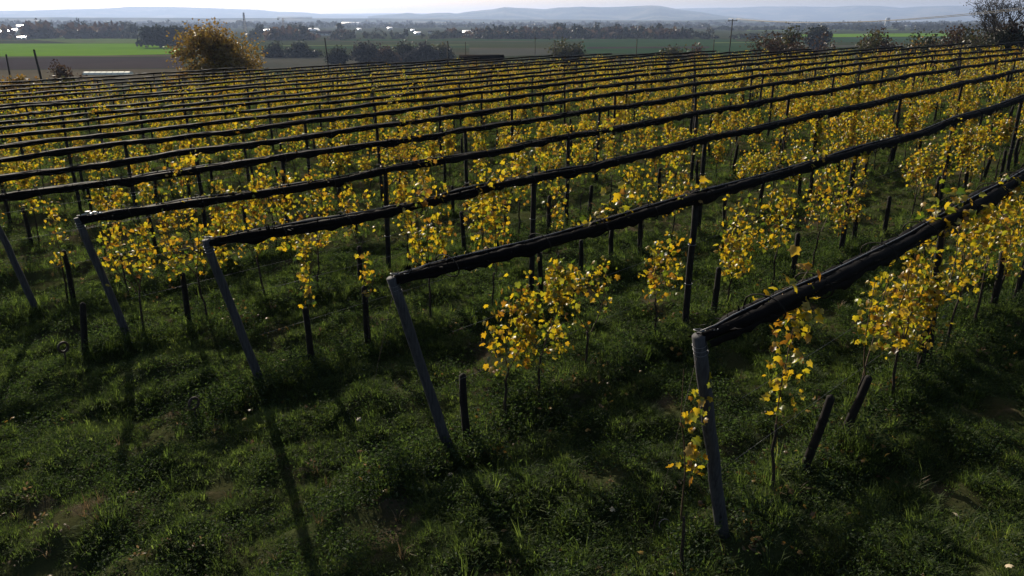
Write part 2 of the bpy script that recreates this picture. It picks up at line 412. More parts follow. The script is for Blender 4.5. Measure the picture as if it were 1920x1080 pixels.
def branches(mb, rs, p, d, length, rad, depth, tips, spread=.6, seg=5, rise=.25):
    n = 4; P = [p]; q_ = p.copy(); dd = d.copy()
    for i in range(n):
        dd = dd + rs.normal(0, .13, 3) + np.array([0, 0, rise * .12]); dd /= np.linalg.norm(dd)
        q_ = q_ + dd * length / n; P.append(q_)
    mb.tube(P, np.linspace(rad, rad * .55, n + 1), seg if depth > 1 else 4, caps=False)
    tips.append((P[-1], depth)); tips.append((P[2], depth))
    if depth <= 0: return
    for k in range(rs.randint(2, 5)):
        t = rs.uniform(.45, 1); j = min(n, int(t * n) + 1); b = P[j]
        a = rs.normal(0, 1, 3); a -= a.dot(dd) * dd; a /= np.linalg.norm(a) + 1e-9
        nd = dd + a * spread * rs.uniform(.6, 1.3); nd /= np.linalg.norm(nd)
        branches(mb, rs, b, nd, length * rs.uniform(.55, .8), rad * .5, depth - 1, tips, spread, seg, rise)

def crown(rs, h, w, nleaf, size, z0=.2, lumps=14, ragged=.25, tmpl=QUAD_LEAF, tips=None):
    """uneven crown: leaves gather round lumps spread through the volume"""
    C = []
    while len(C) < lumps:
        p_ = rs.uniform(-1, 1, 3)
        if np.linalg.norm(p_) > 1: continue
        wz = math.sqrt(max(.05, 1 - (max(0, p_[2]) ** 2) * .5))
        C.append((p_[0] * w * .42 * wz, p_[1] * w * .42 * wz, h * (z0 + (1 - z0) * (.46 + .42 * p_[2])), rs.uniform(.5, 1.15)))
    C = np.array(C)
    pick = rs.randint(0, len(C), nleaf)
    off = np.clip(rs.normal(0, 1, (nleaf, 3)), -1.7, 1.7) * np.array([w * .13, w * .13, h * .075]) * C[pick, 3][:, None]
    pos = C[pick, :3] + off
    if tips is not None and len(tips):
        T = np.array([t[0] for t in tips]); k = int(nleaf * .5); pos[:k] = T[rs.randint(0, len(T), k)] + rs.normal(0, size * 1.3, (k, 3))
    sz = size * rs.uniform(.6, 1.3, nleaf)
    return leaves_arrays(tmpl, pos, leaf_frames(rs, nleaf, .2, 1.4), sz)

def tree_parts(seed, h, w, mat, nleaf, size, stems=1, z0=.15, lumps=14, depth=2, use_tips=True, upright=.8):
    rs = np.random.RandomState(seed); mb = MB(); tips = []
    for s in range(stems):
        a = rs.uniform(0, 6.28); lean = 0.05 if stems == 1 else rs.uniform(.15, .5)
        d = np.array([math.cos(a) * lean, math.sin(a) * lean, 1]); d /= np.linalg.norm(d)
        branches(mb, rs, np.array([math.cos(a) * .12 * (stems > 1), math.sin(a) * .12 * (stems > 1), -.4]), d, h * (.42 if stems == 1 else .5), max(.04, h * .022 / math.sqrt(stems)), depth, tips, .75 if stems == 1 else .4)
    V, f = crown(rs, h, w, nleaf, size, z0, lumps, tips=tips if use_tips else None)
    return mb.mesh('trunk', M['bark_tree'], True), mesh_np('crown', V, [f], mat)

def put_tree(name, loc, meshes, label, cat='tree', group=None, scale=1.0, rz=0.0):
    o = empty(name, loc, rz); o.scale = (scale,) * 3
    obj('trunk', meshes[0], o); obj('crown', meshes[1], o)
    return tag(o, label, cat, group)
def tree_at(px, d):
    p_ = at_dist(px, 100, d); return (float(p_[0]), float(p_[1]), float(base_z(p_[0], p_[1])))
def tree_px(name, px, topy, wpx, d, matk, label, seed, nleaf, leafpx=2.4, cat='tree', group=None, **kw):
    if name == 'tree': wpx *= 1.25 if px > 1400 else .95
    if name == 'tree' and px < 900: topy += 7; wpx *= 1.3
    loc = tree_at(px, d); h = float(at_dist(px, topy, d)[2] - loc[2]); s = d / F * .96
    return put_tree(name, loc, tree_parts(seed, h, wpx * s, TL[matk], nleaf, leafpx * s, **kw), label, cat, group)

# the orange tree behind the far end of the rows
tree_px('autumn_tree', 405, 32, 146, 84, 'orange', 'broad orange-brown autumn tree standing behind the vineyard, left of centre', 11, 13000, 4.6, stems=11, z0=.0, lumps=60, depth=1, use_tips=False)
# shrubs at the left edge of the slope
for i, (px, ty, w, d, mk, lb) in enumerate([(18, 133, 60, 70, 'ochre', 'low ochre shrub at the far left edge of the vineyard'), (62, 137, 50, 70, 'orange', 'low rusty shrub beneath the leaning pole at far left'),
                                            (108, 104, 34, 100, 'brown', 'small brown bush against the ploughed field at left'), (118, 139, 60, 72, 'olive', 'low olive shrub left of the white polytunnel'),
                                            (330, 128, 40, 76, 'ochre', 'small ochre shrub at the left foot of the orange tree')]):
    tree_px('shrub', px, ty, w, d, mk, lb, 30 + i, 1500, 4.5, 'shrub', 'shrubs behind the far vineyard edge', stems=4, z0=0, lumps=12, depth=1)
# trees on the plain, middle and right
MID = [(515, 86, 34, 520, 'dark', 'small dark tree right of the orange tree on the meadow'), (562, 82, 62, 520, 'dark', 'wide dim tree clump left of the leaning centre-left pole'), (632, 90, 34, 430, 'dark', 'small dark bush just right of the leaning pole'),
       (690, 80, 62, 430, 'grey', 'bare grey-brown tree, second of the dark group behind the nets'), (722, 90, 46, 420, 'brown', 'low russet tree in the middle of the dark group'), (757, 82, 52, 440, 'dark', 'dark leafy tree in the middle of the dark group'),
       (792, 80, 60, 430, 'grey', 'tall bare grey tree right of the dark group middle'), (828, 84, 50, 440, 'olive', 'olive tree at the right end of the dark group'),
       (1075, 81, 60, 300, 'olive', 'olive bush above the net band near the picture centre'), (1252, 84, 52, 280, 'olive', 'dim olive bush above the net band right of centre'), (1300, 90, 60, 280, 'brown', 'low brown bush right of the dim olive bush'),
       (1495, 61, 44, 180, 'brown', 'round brown-green tree standing alone right of the power pole'), (1478, 66, 24, 190, 'olive', 'small olive tree at the left side of the round brown tree'), (1529, 58, 24, 600, 'dark', 'small dark spiky tree right of the round brown tree'),
       (1645, 66, 34, 170, 'brown', 'russet tree, left of the trio below the pale tower'), (1664, 62, 30, 176, 'brown', 'dark red-brown tree, middle of the trio below the pale tower'), (1682, 66, 32, 170, 'olive', 'olive tree, right of the trio below the pale tower'),
       (1735, 65, 34, 160, 'ochre', 'ochre-leaved small tree between the trio and the big bare tree'), (1700, 78, 40, 150, 'olive', 'low olive bush between trio and ochre tree'),
       (1795, 55, 62, 140, 'brown', 'broad russet tree left of the big bare tree'), (1835, 50, 60, 135, 'olive', 'dull olive tree in front of the big bare tree'), (1890, 40, 96, 128, 'brown', 'dense russet thicket at the foot of the big bare tree'),
       (1765, 66, 40, 145, 'dark', 'low dark bush left of the broad russet tree'), (1860, 52, 60, 120, 'dark', 'dark thicket left of the big bare trunk'), (1925, 40, 60, 122, 'dark', 'dark thicket cut by the right frame edge')]
for i, (px, ty, w, d, mk, lb) in enumerate(MID):
    tree_px('tree', px, ty, w, d, mk, lb, 60 + i, 4200, 4.2, 'tree', 'trees on the plain behind the vineyard', stems=2 + i % 3, z0=.02, lumps=16, depth=2)
# the big bare tree at the right edge
loc = tree_at(1878, 124); rs = np.random.RandomState(3); mb = MB(); tips = []
for a, ln_ in ((.1, .33), (-.5, .3), (.6, .3), (.0, .26)):
    branches(mb, rs, np.array([a * .5, 0, -.5]), np.array([math.sin(a) * .6, rs.uniform(-.2, .2), math.cos(a)]), 17 * ln_, .26, 4, tips, .62, 5, .5)
tp = np.array([t[0] for t in tips]); k = 4200
pos = tp[rs.randint(0, len(tp), k)] + rs.normal(0, .22, (k, 3))
V, f = leaves_arrays(QUAD_LEAF, pos, leaf_frames(rs, k, -.2, 1.5), rs.uniform(.08, .2, k))
put_tree('bare_tree', loc, (mb.mesh('trunk', M['bark_tree'], True), mesh_np('crown', V, [f], TL['grey'])), 'tall bare grey tree cut by the right frame edge')
# dark grove by the bright green field
for i, (px, ty, w, lb) in enumerate([(278, 47, 34, 'leftmost tall dark tree of the grove by the green field'), (305, 41, 40, 'tallest dark tree of the grove by the green field'),
                                     (328, 43, 36, 'third dark tree of the grove, left of the orange tree'), (352, 46, 36, 'rightmost dark tree of the grove, partly behind the orange tree')]):
    tree_px('grove_tree', px, ty, w, 745, 'dark', lb, 120 + i, 1500, 4.6, 'tree', 'dark grove beside the green field', stems=1, z0=.02, lumps=18, depth=1, use_tips=False)

HOUSES = [(5, 66, 30, 5.5, 'long white-roofed house at the far left edge', 'roof_metal'), (25, 60.5, 10, 4, 'small pale house behind the far left tree belt', 'roof_metal'), (43, 55, 13, 5, 'white house highest in the left village', 'roof_metal'),
          (68, 61.5, 8, 4, 'little white-roofed house between the dark left trees', 'roof_metal'), (41, 74, 10, 3.5, 'low white shed at the tip of the pale meadow', 'roof_metal'), (104, 69, 16, 7, 'white-roofed farmhouse at the edge of the pale meadow', 'roof_metal'),
          (139, 70.5, 20, 6, 'grey-roofed farmhouse with pale wall on the meadow edge', 'roof_metal'), (674, 57, 6, 3, 'tiny bright roof at the left of the central village', 'roof_metal'), (731, 56, 7, 4, 'bright white house left of the central village', 'roof_metal'),
          (774, 60, 6, 4, 'small bright house in the central village', 'roof_metal'), (783, 66, 10, 5, 'pale gabled house lowest in the central village', 'roof_metal'), (806, 63, 6, 4, 'dull pale house right in the central village', 'roof_tile'),
          (876, 66, 14, 7, 'house with bright tilted roof right of the central village', 'roof_metal'), (608, 67, 22, 7, 'wide dull house right of the white halls', 'roof_tile'), (1075, 71, 62, 6, 'long low dark-roofed farm building before the trees', 'roof_tile'),
          (1702, 50, 7, 4, 'tiny pale house right of the pale tower', 'roof_tile'), (500, 59, 10, 3, 'small white roof left of the white halls', 'roof_metal')]
# woods too far to count: one mass
def woodland(belts, seed, label, mk):
    rs = np.random.RandomState(seed); VV = []; FF = []; n_ = 0
    for x0, x1, by, ty, step in belts:
        px = x0
        while px < x1:
            if any(abs(px - a_[0]) < a_[2] * .55 + 3 and a_[2] < 40 and by > a_[1] - 2.5 for a_ in HOUSES) or (1652 < px < 1674 and by > 48): px += step * .7; continue
            b = on_plain(px, by + rs.uniform(-1.2, 1.2)); d = math.hypot(b[0], b[1])
            h = (by - ty) / F * d * rs.uniform(.55, 1.15); w = step / F * d * rs.uniform(1.2, 2.2)
            V, f = crown(rs, h, w, 150, max(h, w) * .17, -.02, 7)
            V = V + b; VV.append(V); FF.append(f + n_); n_ += len(V)
            px += step * rs.uniform(.6, 1.3)
    return tag(obj('woodland', mesh_np('woodland', np.concatenate(VV), [np.concatenate(FF)], TL[mk])), label, 'woodland', kind='stuff')
woodland([(-60, 45, 79, 66, 9), (-60, 262, 71, 48, 9), (60, 260, 66, 45, 9), (470, 660, 75, 50, 9), (480, 640, 70, 47, 8), (640, 930, 72.5, 54, 9), (900, 1330, 72.5, 50, 9), (930, 1250, 70, 46, 9),
          (1325, 1345, 73, 64, 7), (1375, 1500, 73, 62, 8)], 5, 'dark belt of trees along the far side of the fields', 'dark')
woodland([(850, 1300, 72, 55, 30), (0, 250, 71, 52, 40), (500, 640, 74, 58, 40), (960, 1060, 72, 49, 16)], 9, 'russet trees scattered through the dark tree belt', 'brown')
woodland([(1480, 1840, 57, 47, 7), (1500, 1840, 53, 44, 7), (1330, 1500, 56, 49, 8), (640, 1330, 52, 44, 8), (-60, 640, 52, 41, 8), (-60, 1900, 47, 41, 9), (1600, 1900, 50, 43, 7)], 6, 'hazy strips of distant woodland across the plain', 'dark')

# ---------------------------------------------------------------- buildings, masts, poles
M['roof_metal'] = mat_noise('bright_metal_roof', [(.3, (.88, .88, .89)), (.7, (.95, .95, .96))], .4, .2, .5, 'obj', metallic=1.0)
M['roof_metal'].node_tree.nodes['Principled BSDF'].inputs['Roughness'].default_value = .3
M['roof_tile'] = mat_noise('dark_roof_tiles', [(.3, (.018, .016, .016)), (.7, (.032, .028, .027))], .8, .9, 0, 'obj')
M['wall'] = mat_noise('rendered_wall', [(.3, (.62, .60, .56)), (.7, (.76, .74, .70))], .5, .85, .2, 'obj')
M['wall_grey'] = mat_noise('grey_board_wall', [(.3, (.16, .16, .165)), (.7, (.22, .22, .225))], .8, .8, .2, 'obj')
M['glass'] = mat_noise('window_glass', [(.3, (.03, .035, .04)), (.7, (.05, .055, .06))], .5, .1, .6, 'obj')
M['wood_pole'] = mat_noise('tarred_pole', [(.3, (.022, .020, .019)), (.7, (.05, .045, .04))], 5, .8, .2, 'obj')
M['concrete'] = mat_noise('pale_concrete', [(.3, (.52, .52, .51)), (.7, (.66, .66, .65))], .3, .8, .2, 'obj')
M['steel_dark'] = mat_noise('dark_steel', [(.3, (.045, .045, .05)), (.7, (.08, .08, .085))], 1, .5, .4, 'obj')
M['tunnel'] = mat_noise('milky_plastic_sheet', [(.3, (.62, .62, .5)), (.7, (.75, .75, .62))], .8, .7, .1, 'obj')

def house(px, basey, wpx, hpx, label, roof='roof_metal', rz=None, depth=1.0, seed=0):
    b = on_plain(px, basey); d = math.hypot(b[0], b[1]); s = d / F
    w, h = wpx * s * 1.15, hpx * s * 1.2; dp = w * .6 * depth; rs = random.Random(seed)
    o = empty('farmhouse', b, (rs.uniform(-.5, .5) if rz is None else rz))
    az = math.atan2(b[0], b[1]); o.rotation_euler[2] = -az + rs.uniform(-.12, .12)
    if roof == 'roof_metal': wh = h * .62; dp = max(dp, (h - wh) * 2 / math.tan(R(15)))
    else: wh = h * .52
    mb = MB(); mb.box((0, 0, wh / 2), (w, dp, wh))
    gx_ = w / 2
    mb.add([(-gx_, -dp / 2, wh), (-gx_, dp / 2, wh), (-gx_, 0, h * .97), (gx_, -dp / 2, wh), (gx_, dp / 2, wh), (gx_, 0, h * .97)], f3=[[0, 2, 1], [3, 4, 5]])
    obj('wall', mb.mesh('wall', M['wall']), o)
    mb = MB(); e = .06 * dp
    for sg in (-1, 1):
        a = np.array([[-gx_ * 1.05, sg * (dp / 2 + e), wh - e * .7], [gx_ * 1.05, sg * (dp / 2 + e), wh - e * .7], [gx_ * 1.05, 0, h], [-gx_ * 1.05, 0, h]])
        mb.add(np.vstack([a, a + [0, 0, .2]]), f4=[[0, 1, 2, 3], [4, 7, 6, 5], [0, 4, 5, 1], [1, 5, 6, 2], [3, 2, 6, 7], [0, 3, 7, 4]])
    r_ = obj('roof', mb.mesh('roof', M[roof]), o)
    mb = MB(); mb.box((gx_ * .4, dp * .12, h + .1), (.7, .7, 1.6)); obj('chimney', mb.mesh('chimney', M['wall_grey']), r_)
    for k in range(3):
        mb = MB(); mb.box((-gx_ * .6 + k * gx_ * .6, -dp / 2 - .03, wh * .55), (max(.9, w * .08), .08, max(1.0, wh * .3))); obj('window', mb.mesh('window', M['glass']), o)
    return tag(o, label, 'house', 'houses scattered along the far tree belt')
for i, (px, by, w, h, lb, rf) in enumerate(HOUSES): house(px, by, w, h, lb, rf, seed=i, depth=.35 if w > 25 else 1)

# white works halls with saw-tooth roofs under the crane
b = on_plain(548, 63); d = math.hypot(b[0], b[1]); s = d / F
for i, (dx, w, h, lb) in enumerate([(-22, 46, 8, 'long white works hall with jagged roof below the crane'), (14, 18, 6, 'middle white works hall right of the crane'), (33, 16, 9, 'rightmost white works hall with stepped roof')]):
    o = empty('works_hall', b + np.array([dx * s, i * 6.0, 0])); W = w * s; H = h * s; Dp = 40
    mb = MB(); mb.box((0, 0, H * .25), (W, Dp, H * .5)); obj('wall', mb.mesh('wall', M['wall_grey']), o)
    nt_ = max(2, int(w / 7))
    for k in range(nt_):
        x0 = -W / 2 + k * W / nt_; x1 = x0 + W / nt_
        mb = MB(); y0, y1 = -Dp / 2 - .5, Dp / 2 + .5
        mb.add([(x0, y0, H * .5), (x1, y0, H * .5), (x0 + (x1 - x0) * .5, y0 + 14, H), (x0, y1, H * .5), (x1, y1, H * .5), (x0 + (x1 - x0) * .5, y1, H)], f3=[[0, 1, 2], [3, 5, 4]], f4=[[0, 2, 5, 3], [1, 4, 5, 2], [0, 3, 4, 1]])
        obj('roof_bay', mb.mesh('roof_bay', M['roof_metal']), o)
    tag(o, lb, 'hall', 'white works halls below the crane')
# row of pale sheds further off
b = on_plain(660, 46.5)
o = empty('depot_shed', b); d = math.hypot(b[0], b[1]); W = 34 * d / F
mb = MB(); mb.box((0, 0, 4), (W, 40, 8)); obj('wall', mb.mesh('wall', M['wall']), o)
mb = MB(); mb.add([(-W / 2, -21, 8), (W / 2, -21, 8), (W / 2, 0, 13), (-W / 2, 0, 13), (W / 2, 21, 8), (-W / 2, 21, 8)], f4=[[0, 1, 2, 3], [3, 2, 4, 5]], f3=[[0, 3, 5], [1, 4, 2]]); obj('roof', mb.mesh('roof', M['roof_metal']), o)
tag(o, 'long bright depot roof far out on the hazy plain', 'shed')

def lattice(mb, x, y, z0, z1, w0, w1, r, bays):
    for sx in (-1, 1):
        for sy in (-1, 1): mb.tube([(x + sx * w0, y + sy * w0, z0), (x + sx * w1, y + sy * w1, z1)], r, 5)
    for k in range(bays):
        t0, t1 = k / bays, (k + 1) / bays; a, c = w0 + (w1 - w0) * t0, w0 + (w1 - w0) * t1
        for sy in (-1, 1): mb.tube([(x - a, y + sy * a, z0 + (z1 - z0) * t0), (x + c, y + sy * c, z0 + (z1 - z0) * t1)], r * .7, 4)
        for sx in (-1, 1): mb.tube([(x + sx * a, y - a, z0 + (z1 - z0) * t0), (x + sx * c, y + c, z0 + (z1 - z0) * t1)], r * .7, 4)
b = on_plain(461, 66); d = math.hypot(b[0], b[1]); top = at_dist(461, 23.5, d)[2] - PLAIN
o = empty('radio_mast', b); mb = MB(); lattice(mb, 0, 0, 0, top, 2.2, .7, .28, 12); obj('lattice', mb.mesh('lattice', M['steel_dark']), o)
mb = MB()
for zz, aa in ((.95, 0), (.85, 2), (.78, 4)): mb.box((math.cos(aa), math.sin(aa), top * zz), (1.1, .8, 3))
obj('antenna', mb.mesh('antenna', M['concrete']), o); tag(o, 'slim lattice radio mast rising right of the orange tree', 'mast')
b = on_plain(533, 62); d = math.hypot(b[0], b[1]); s = d / F; top = at_dist(533, 34, d)[2] - PLAIN
o = empty('tower_crane', b); mb = MB(); lattice(mb, 0, 0, 0, top, 1.3, 1.3, .28, 14); obj('mast', mb.mesh('mast', M['steel_dark']), o)
mb = MB(); L = 50 * s
for yy, zz in ((-.8, 0), (.8, 0), (0, 1.8)): mb.tube([(-10, yy, top + zz), (L, yy, top + zz)], .22, 4)
for k in range(24): mb.tube([(-10 + k * (L + 10) / 24, 0, top + 1.8), (-10 + (k + .5) * (L + 10) / 24, .8, top), (-10 + (k + 1) * (L + 10) / 24, 0, top + 1.8)], .14, 4)
obj('jib', mb.mesh('jib', M['steel_dark']), o); mb = MB(); mb.box((-9, 0, top - 1.5), (3.5, 2, 3)); obj('counterweight', mb.mesh('counterweight', M['concrete']), o)
mb = MB(); mb.box((1.4, -1, top - 2.2), (1.8, 1.8, 2.2)); obj('cab', mb.mesh('cab', M['wall']), o); tag(o, 'tower crane above the white works halls', 'crane')
# pale tower
b = on_plain(1662, 50); d = math.hypot(b[0], b[1]); s = d / F; top = at_dist(1662, 33.5, d)[2] - PLAIN
o = empty('silo_tower', b); mb = MB(); mb.tube([(-1.6 * s, 0, -1), (-1.2 * s, 0, top * .5), (-.9 * s, 0, top)], [2.6 * s, 2.1 * s, 1.8 * s], 14); obj('silo', mb.mesh('silo', M['concrete'], True), o)
mb = MB(); mb.box((1.8 * s, 0, top * .47), (3 * s, 4 * s, top * .94)); obj('lift_shaft', mb.mesh('lift_shaft', M['wall_grey']), o)
mb = MB(); mb.box((1.8 * s, 0, top * .98), (3.6 * s, 4.6 * s, top * .06)); obj('head_house', mb.mesh('head_house', M['steel_dark']), o); tag(o, 'pale concrete silo tower on the right horizon', 'tower')
b = on_plain(1679, 49); d = math.hypot(b[0], b[1]); s = d / F; top = at_dist(1679, 38, d)[2] - PLAIN
o = empty('church_tower', b); mb = MB(); mb.box((0, 0, top * .33), (2.2 * s, 2.2 * s, top * .66)); obj('shaft', mb.mesh('shaft', M['wall_grey']), o)
mb = MB(); hw = 1.3 * s; mb.add([(-hw, -hw, top * .66), (hw, -hw, top * .66), (hw, hw, top * .66), (-hw, hw, top * .66), (0, 0, top)], f3=[[0, 1, 4], [1, 2, 4], [2, 3, 4], [3, 0, 4]], f4=[[0, 3, 2, 1]]); obj('spire', mb.mesh('spire', M['roof_tile']), o)
tag(o, 'small dark spired tower right of the silo tower', 'tower')
# barn just behind the nets
p_ = at_dist(903, 100, 92); gb = float(base_z(p_[0], p_[1])); topz = float(at_dist(903, 102.5, 92)[2]); h = topz - gb; o = empty('barn', (p_[0], p_[1], gb), .05); W = 5.2
mb = MB(); mb.box((0, 0, (h - .4) / 2), (W - .3, 4, h - .4)); obj('wall', mb.mesh('wall', M['wall_grey']), o)
mb = MB(); mb.add([(-W / 2, -2.4, h - .42), (W / 2, -2.4, h - .42), (W / 2, 0, h), (-W / 2, 0, h), (W / 2, 2.4, h - .42), (-W / 2, 2.4, h - .42)], f4=[[0, 1, 2, 3], [3, 2, 4, 5], [0, 5, 4, 1]], f3=[[0, 3, 5], [1, 4, 2]]); obj('roof', mb.mesh('roof', M['roof_tile']), o)
mb = MB(); mb.box((1.9, -2.05, 1.1), (1.6, .1, 2.2)); obj('door', mb.mesh('door', M['stake']), o); tag(o, 'low dark-roofed barn with grey wall behind the centre nets', 'barn')
# polytunnel on the plain
b = on_plain(203, 140); d = math.hypot(b[0], b[1]); s = d / F; L = 72 * s; o = empty('polytunnel', b, .06)
th = np.linspace(0, math.pi, 13); mb = MB(); ring = np.stack([np.zeros(13), -np.cos(th) * 2.6, np.sin(th) * 1.25], -1); P = np.vstack([ring + [x, 0, 0] for x in np.linspace(-L / 2, L / 2, 9)])
i = np.arange(8)[:, None] * 13 + np.arange(12)[None]; mb.add(P, f4=np.stack([i, i + 1, i + 14, i + 13], -1).reshape(-1, 4)); obj('cover', mb.mesh('cover', M['tunnel'], True), o)
mb = MB()
for x in np.linspace(-L / 2, L / 2, 9): mb.tube([(x, -math.cos(t) * 2.63, math.sin(t) * 1.28) for t in th], .05, 5)
obj('hoops', mb.mesh('hoops', M['wire']), o)
mb = MB()
for x in (-L / 2, L / 2): mb.add(np.vstack([ring + [x, 0, 0], [[x, 0, 0]]]), f3=[[13, k, k + 1] for k in range(12)])
obj('end_panel', mb.mesh('end_panel', M['tunnel']), o); tag(o, 'long white polytunnel beyond the vineyard left of the orange tree', 'polytunnel')

# poles
POLES = [(65, 95, 76, 3, .10, 'thick leaning wooden pole at far left before the fields'), (11, 104, 80, -2, .08, 'thin short pole at the far left edge'), (611, 72, 118, 3, .12, 'tall leaning pole right of the orange tree'),
         (840, 78, 130, 0, .13, 'stout pole right of the dark tree group'), (873, 80, 132, 0, .08, 'thin pole above the barn'), (1003, 68, 150, 0, .08, 'faint tall pole left of the picture centre bush'), (1040, 79, 120, 0, .10, 'dark pole just left of the olive bush near centre'),
         (1193, 75, 135, 0, .09, 'slim pole in the dark green meadow right of centre'), (1337, 76, 130, 0, .09, 'short slim pole left of the power pole'), (1433, 80, 135, 0, .07, 'faint thin pole right of the power pole')]
for px, ty, d, lean, r, lb in POLES:
    x, y, z = tree_at(px, d); top = at_dist(px, ty, d); h = float(top[2] - z); lx = -h * math.tan(R(lean))
    o = empty('wooden_pole', (x - lx, y, z)); mb = MB(); mb.tube([(0, 0, -.4), (lx * .5, 0, h * .5), (lx, 0, h)], [r, r * .9, r * .8], 8); obj('shaft', mb.mesh('shaft', M['wood_pole'], True), o)
    mb = MB(); mb.tube([(lx, 0, h), (lx, 0, h + .12)], [r * .95, r * .3], 8); obj('cap', mb.mesh('cap', M['wood_pole']), o); tag(o, lb, 'pole', 'poles standing behind the vineyard')
def power_pole(px, ty, d, lb):
    x, y, z = tree_at(px, d); h = float(at_dist(px, ty, d)[2] - z); o = empty('power_pole', (x, y, z), R(-35))
    mb = MB(); mb.tube([(-.25, 0, -.4), (0, 0, h)], [.16, .11], 8); obj('shaft', mb.mesh('shaft', M['wood_pole'], True), o)
    mb = MB(); mb.box((0, 0, h - .35), (1.9, .14, .16)); obj('crossarm', mb.mesh('crossarm', M['wood_pole']), o)
    for k in (-.85, 0, .85): mb = MB(); mb.tube([(k, 0, h - .27), (k, 0, h - .1), (k, 0, h + .08)], [.05, .09, .05], 8); obj('insulator', mb.mesh('insulator', M['concrete']), o)
    tag(o, lb, 'power pole', 'poles of the power line'); return np.array([x, y, z + h])
a = power_pole(1368, 35.5, 170, 'tall dark power pole against the blue hills'); c = power_pole(2080, -6, 105, 'nearer power pole beyond the right edge')
for k, lb in ((-.85, 'lower power line cable running right from the power pole'), (.85, 'upper power line cable running right from the power pole')):
    off = np.array([math.cos(R(-35)) * k, math.sin(R(-35)) * k, .1]); t = np.linspace(0, 1, 30)[:, None]
    P = (a + off) * (1 - t) + (c + off) * t; P[:, 2] -= 4 * 1.6 * (t * (1 - t))[:, 0]
    mb = MB(); mb.tube(P, .04, 5); tag(obj('power_cable', mb.mesh('power_cable', M['steel_dark'])), lb, 'cable', 'cables of the power line')

# ---------------------------------------------------------------- vineyard rows
ROT_U = math.pi / 2 - AZ                              # local x runs along the row
def vine_edge(u, n):
    x, y = xy(u, n); return math.hypot(x, y) - np.interp(math.atan2(x, y), EDGE_AZ, EDGE_D)
END_U = [4.57, 3.97, 3.38, 2.75, 2.12, 1.5, .9, .3, -.3, -.9, -1.5, -2.1, -2.7, -3.3, -3.9, -4.5, -5.1, -5.7, -6.3]      # top of each end post
BASE_U = [5.32, 4.70, 3.92, 3.20, 2.55]
NET = {0: [(4.57, 2.23), (8.53, 2.17), (12.69, 2.25), (30, 2.25)], 1: [(3.97, 2.23), (5.92, 2.19), (9.11, 2.17), (13.4, 2.15), (17.3, 2.15), (24.8, 2.28)],
       2: [(3.38, 2.25), (5.27, 2.16), (8.27, 2.18), (10.4, 2.16), (12.2, 2.18), (17.7, 2.23), (25.8, 2.23), (36.9, 2.32)], 3: [(2.75, 2.22), (6.1, 2.16), (7.1, 2.14), (9.9, 2.17), (13.9, 2.18), (34.3, 2.28), (49, 2.23)],
       4: [(2.3, 2.25), (7.7, 2.22), (17.4, 2.24), (42.8, 2.29), (61, 2.06)], 5: [(2.9, 2.2), (9.3, 2.21), (20.9, 2.27), (51, 2.25), (73, 1.97)], 6: [(3.5, 2.23), (24, 2.26), (60, 2.17)], 7: [(4, 2.2), (28, 2.26)],
       10: [(5.7, 2.13), (17, 2.15)], 11: [(6.3, 2.1), (19, 2.17)], 13: [(7.5, 2.1), (22, 2.15)], 16: [(9, 2.25), (30, 2.2)], 17: [(10, 2.3), (30, 2.22)], 18: [(10, 2.38), (30, 2.25)]}
POST_STEP = 5.2
def posts_of(k, umax):
    first = END_U[k] + (5.25, 5.2, 5.6, 5.3)[k] if k < 4 else END_U[k] + 5.4
    return [u for u in np.arange(first, umax, POST_STEP)]
UMAX = []
for k in range(NROWS):
    n = N0 + k * SP; u = max(2.0, END_U[k])
    while vine_edge(u, n) < 1.0 and u < 125: u += .5
    UMAX.append(u)
def frame_x(u, n, h=1.2):
    x, y = xy(u, n); return project(x, y, float(base_z(x, y)) + h)
def in_frame(u, n, mx=60, hs=(.3, 2.2)):
    for h in hs:
        q_ = frame_x(u, n, h)
        if q_ and -mx < q_[0] < 1920 + mx and -30 < q_[1] < 1080 + mx: return True
    return False
def net_h(k, u): 
    t = NET.get(k, [(0, 2.19), (40, 2.2)]); return np.interp(u, [a for a, _ in t], [b_ for _, b_ in t])
def row_from(k): return 'leaning end post' if k < 4 else 'left frame edge'

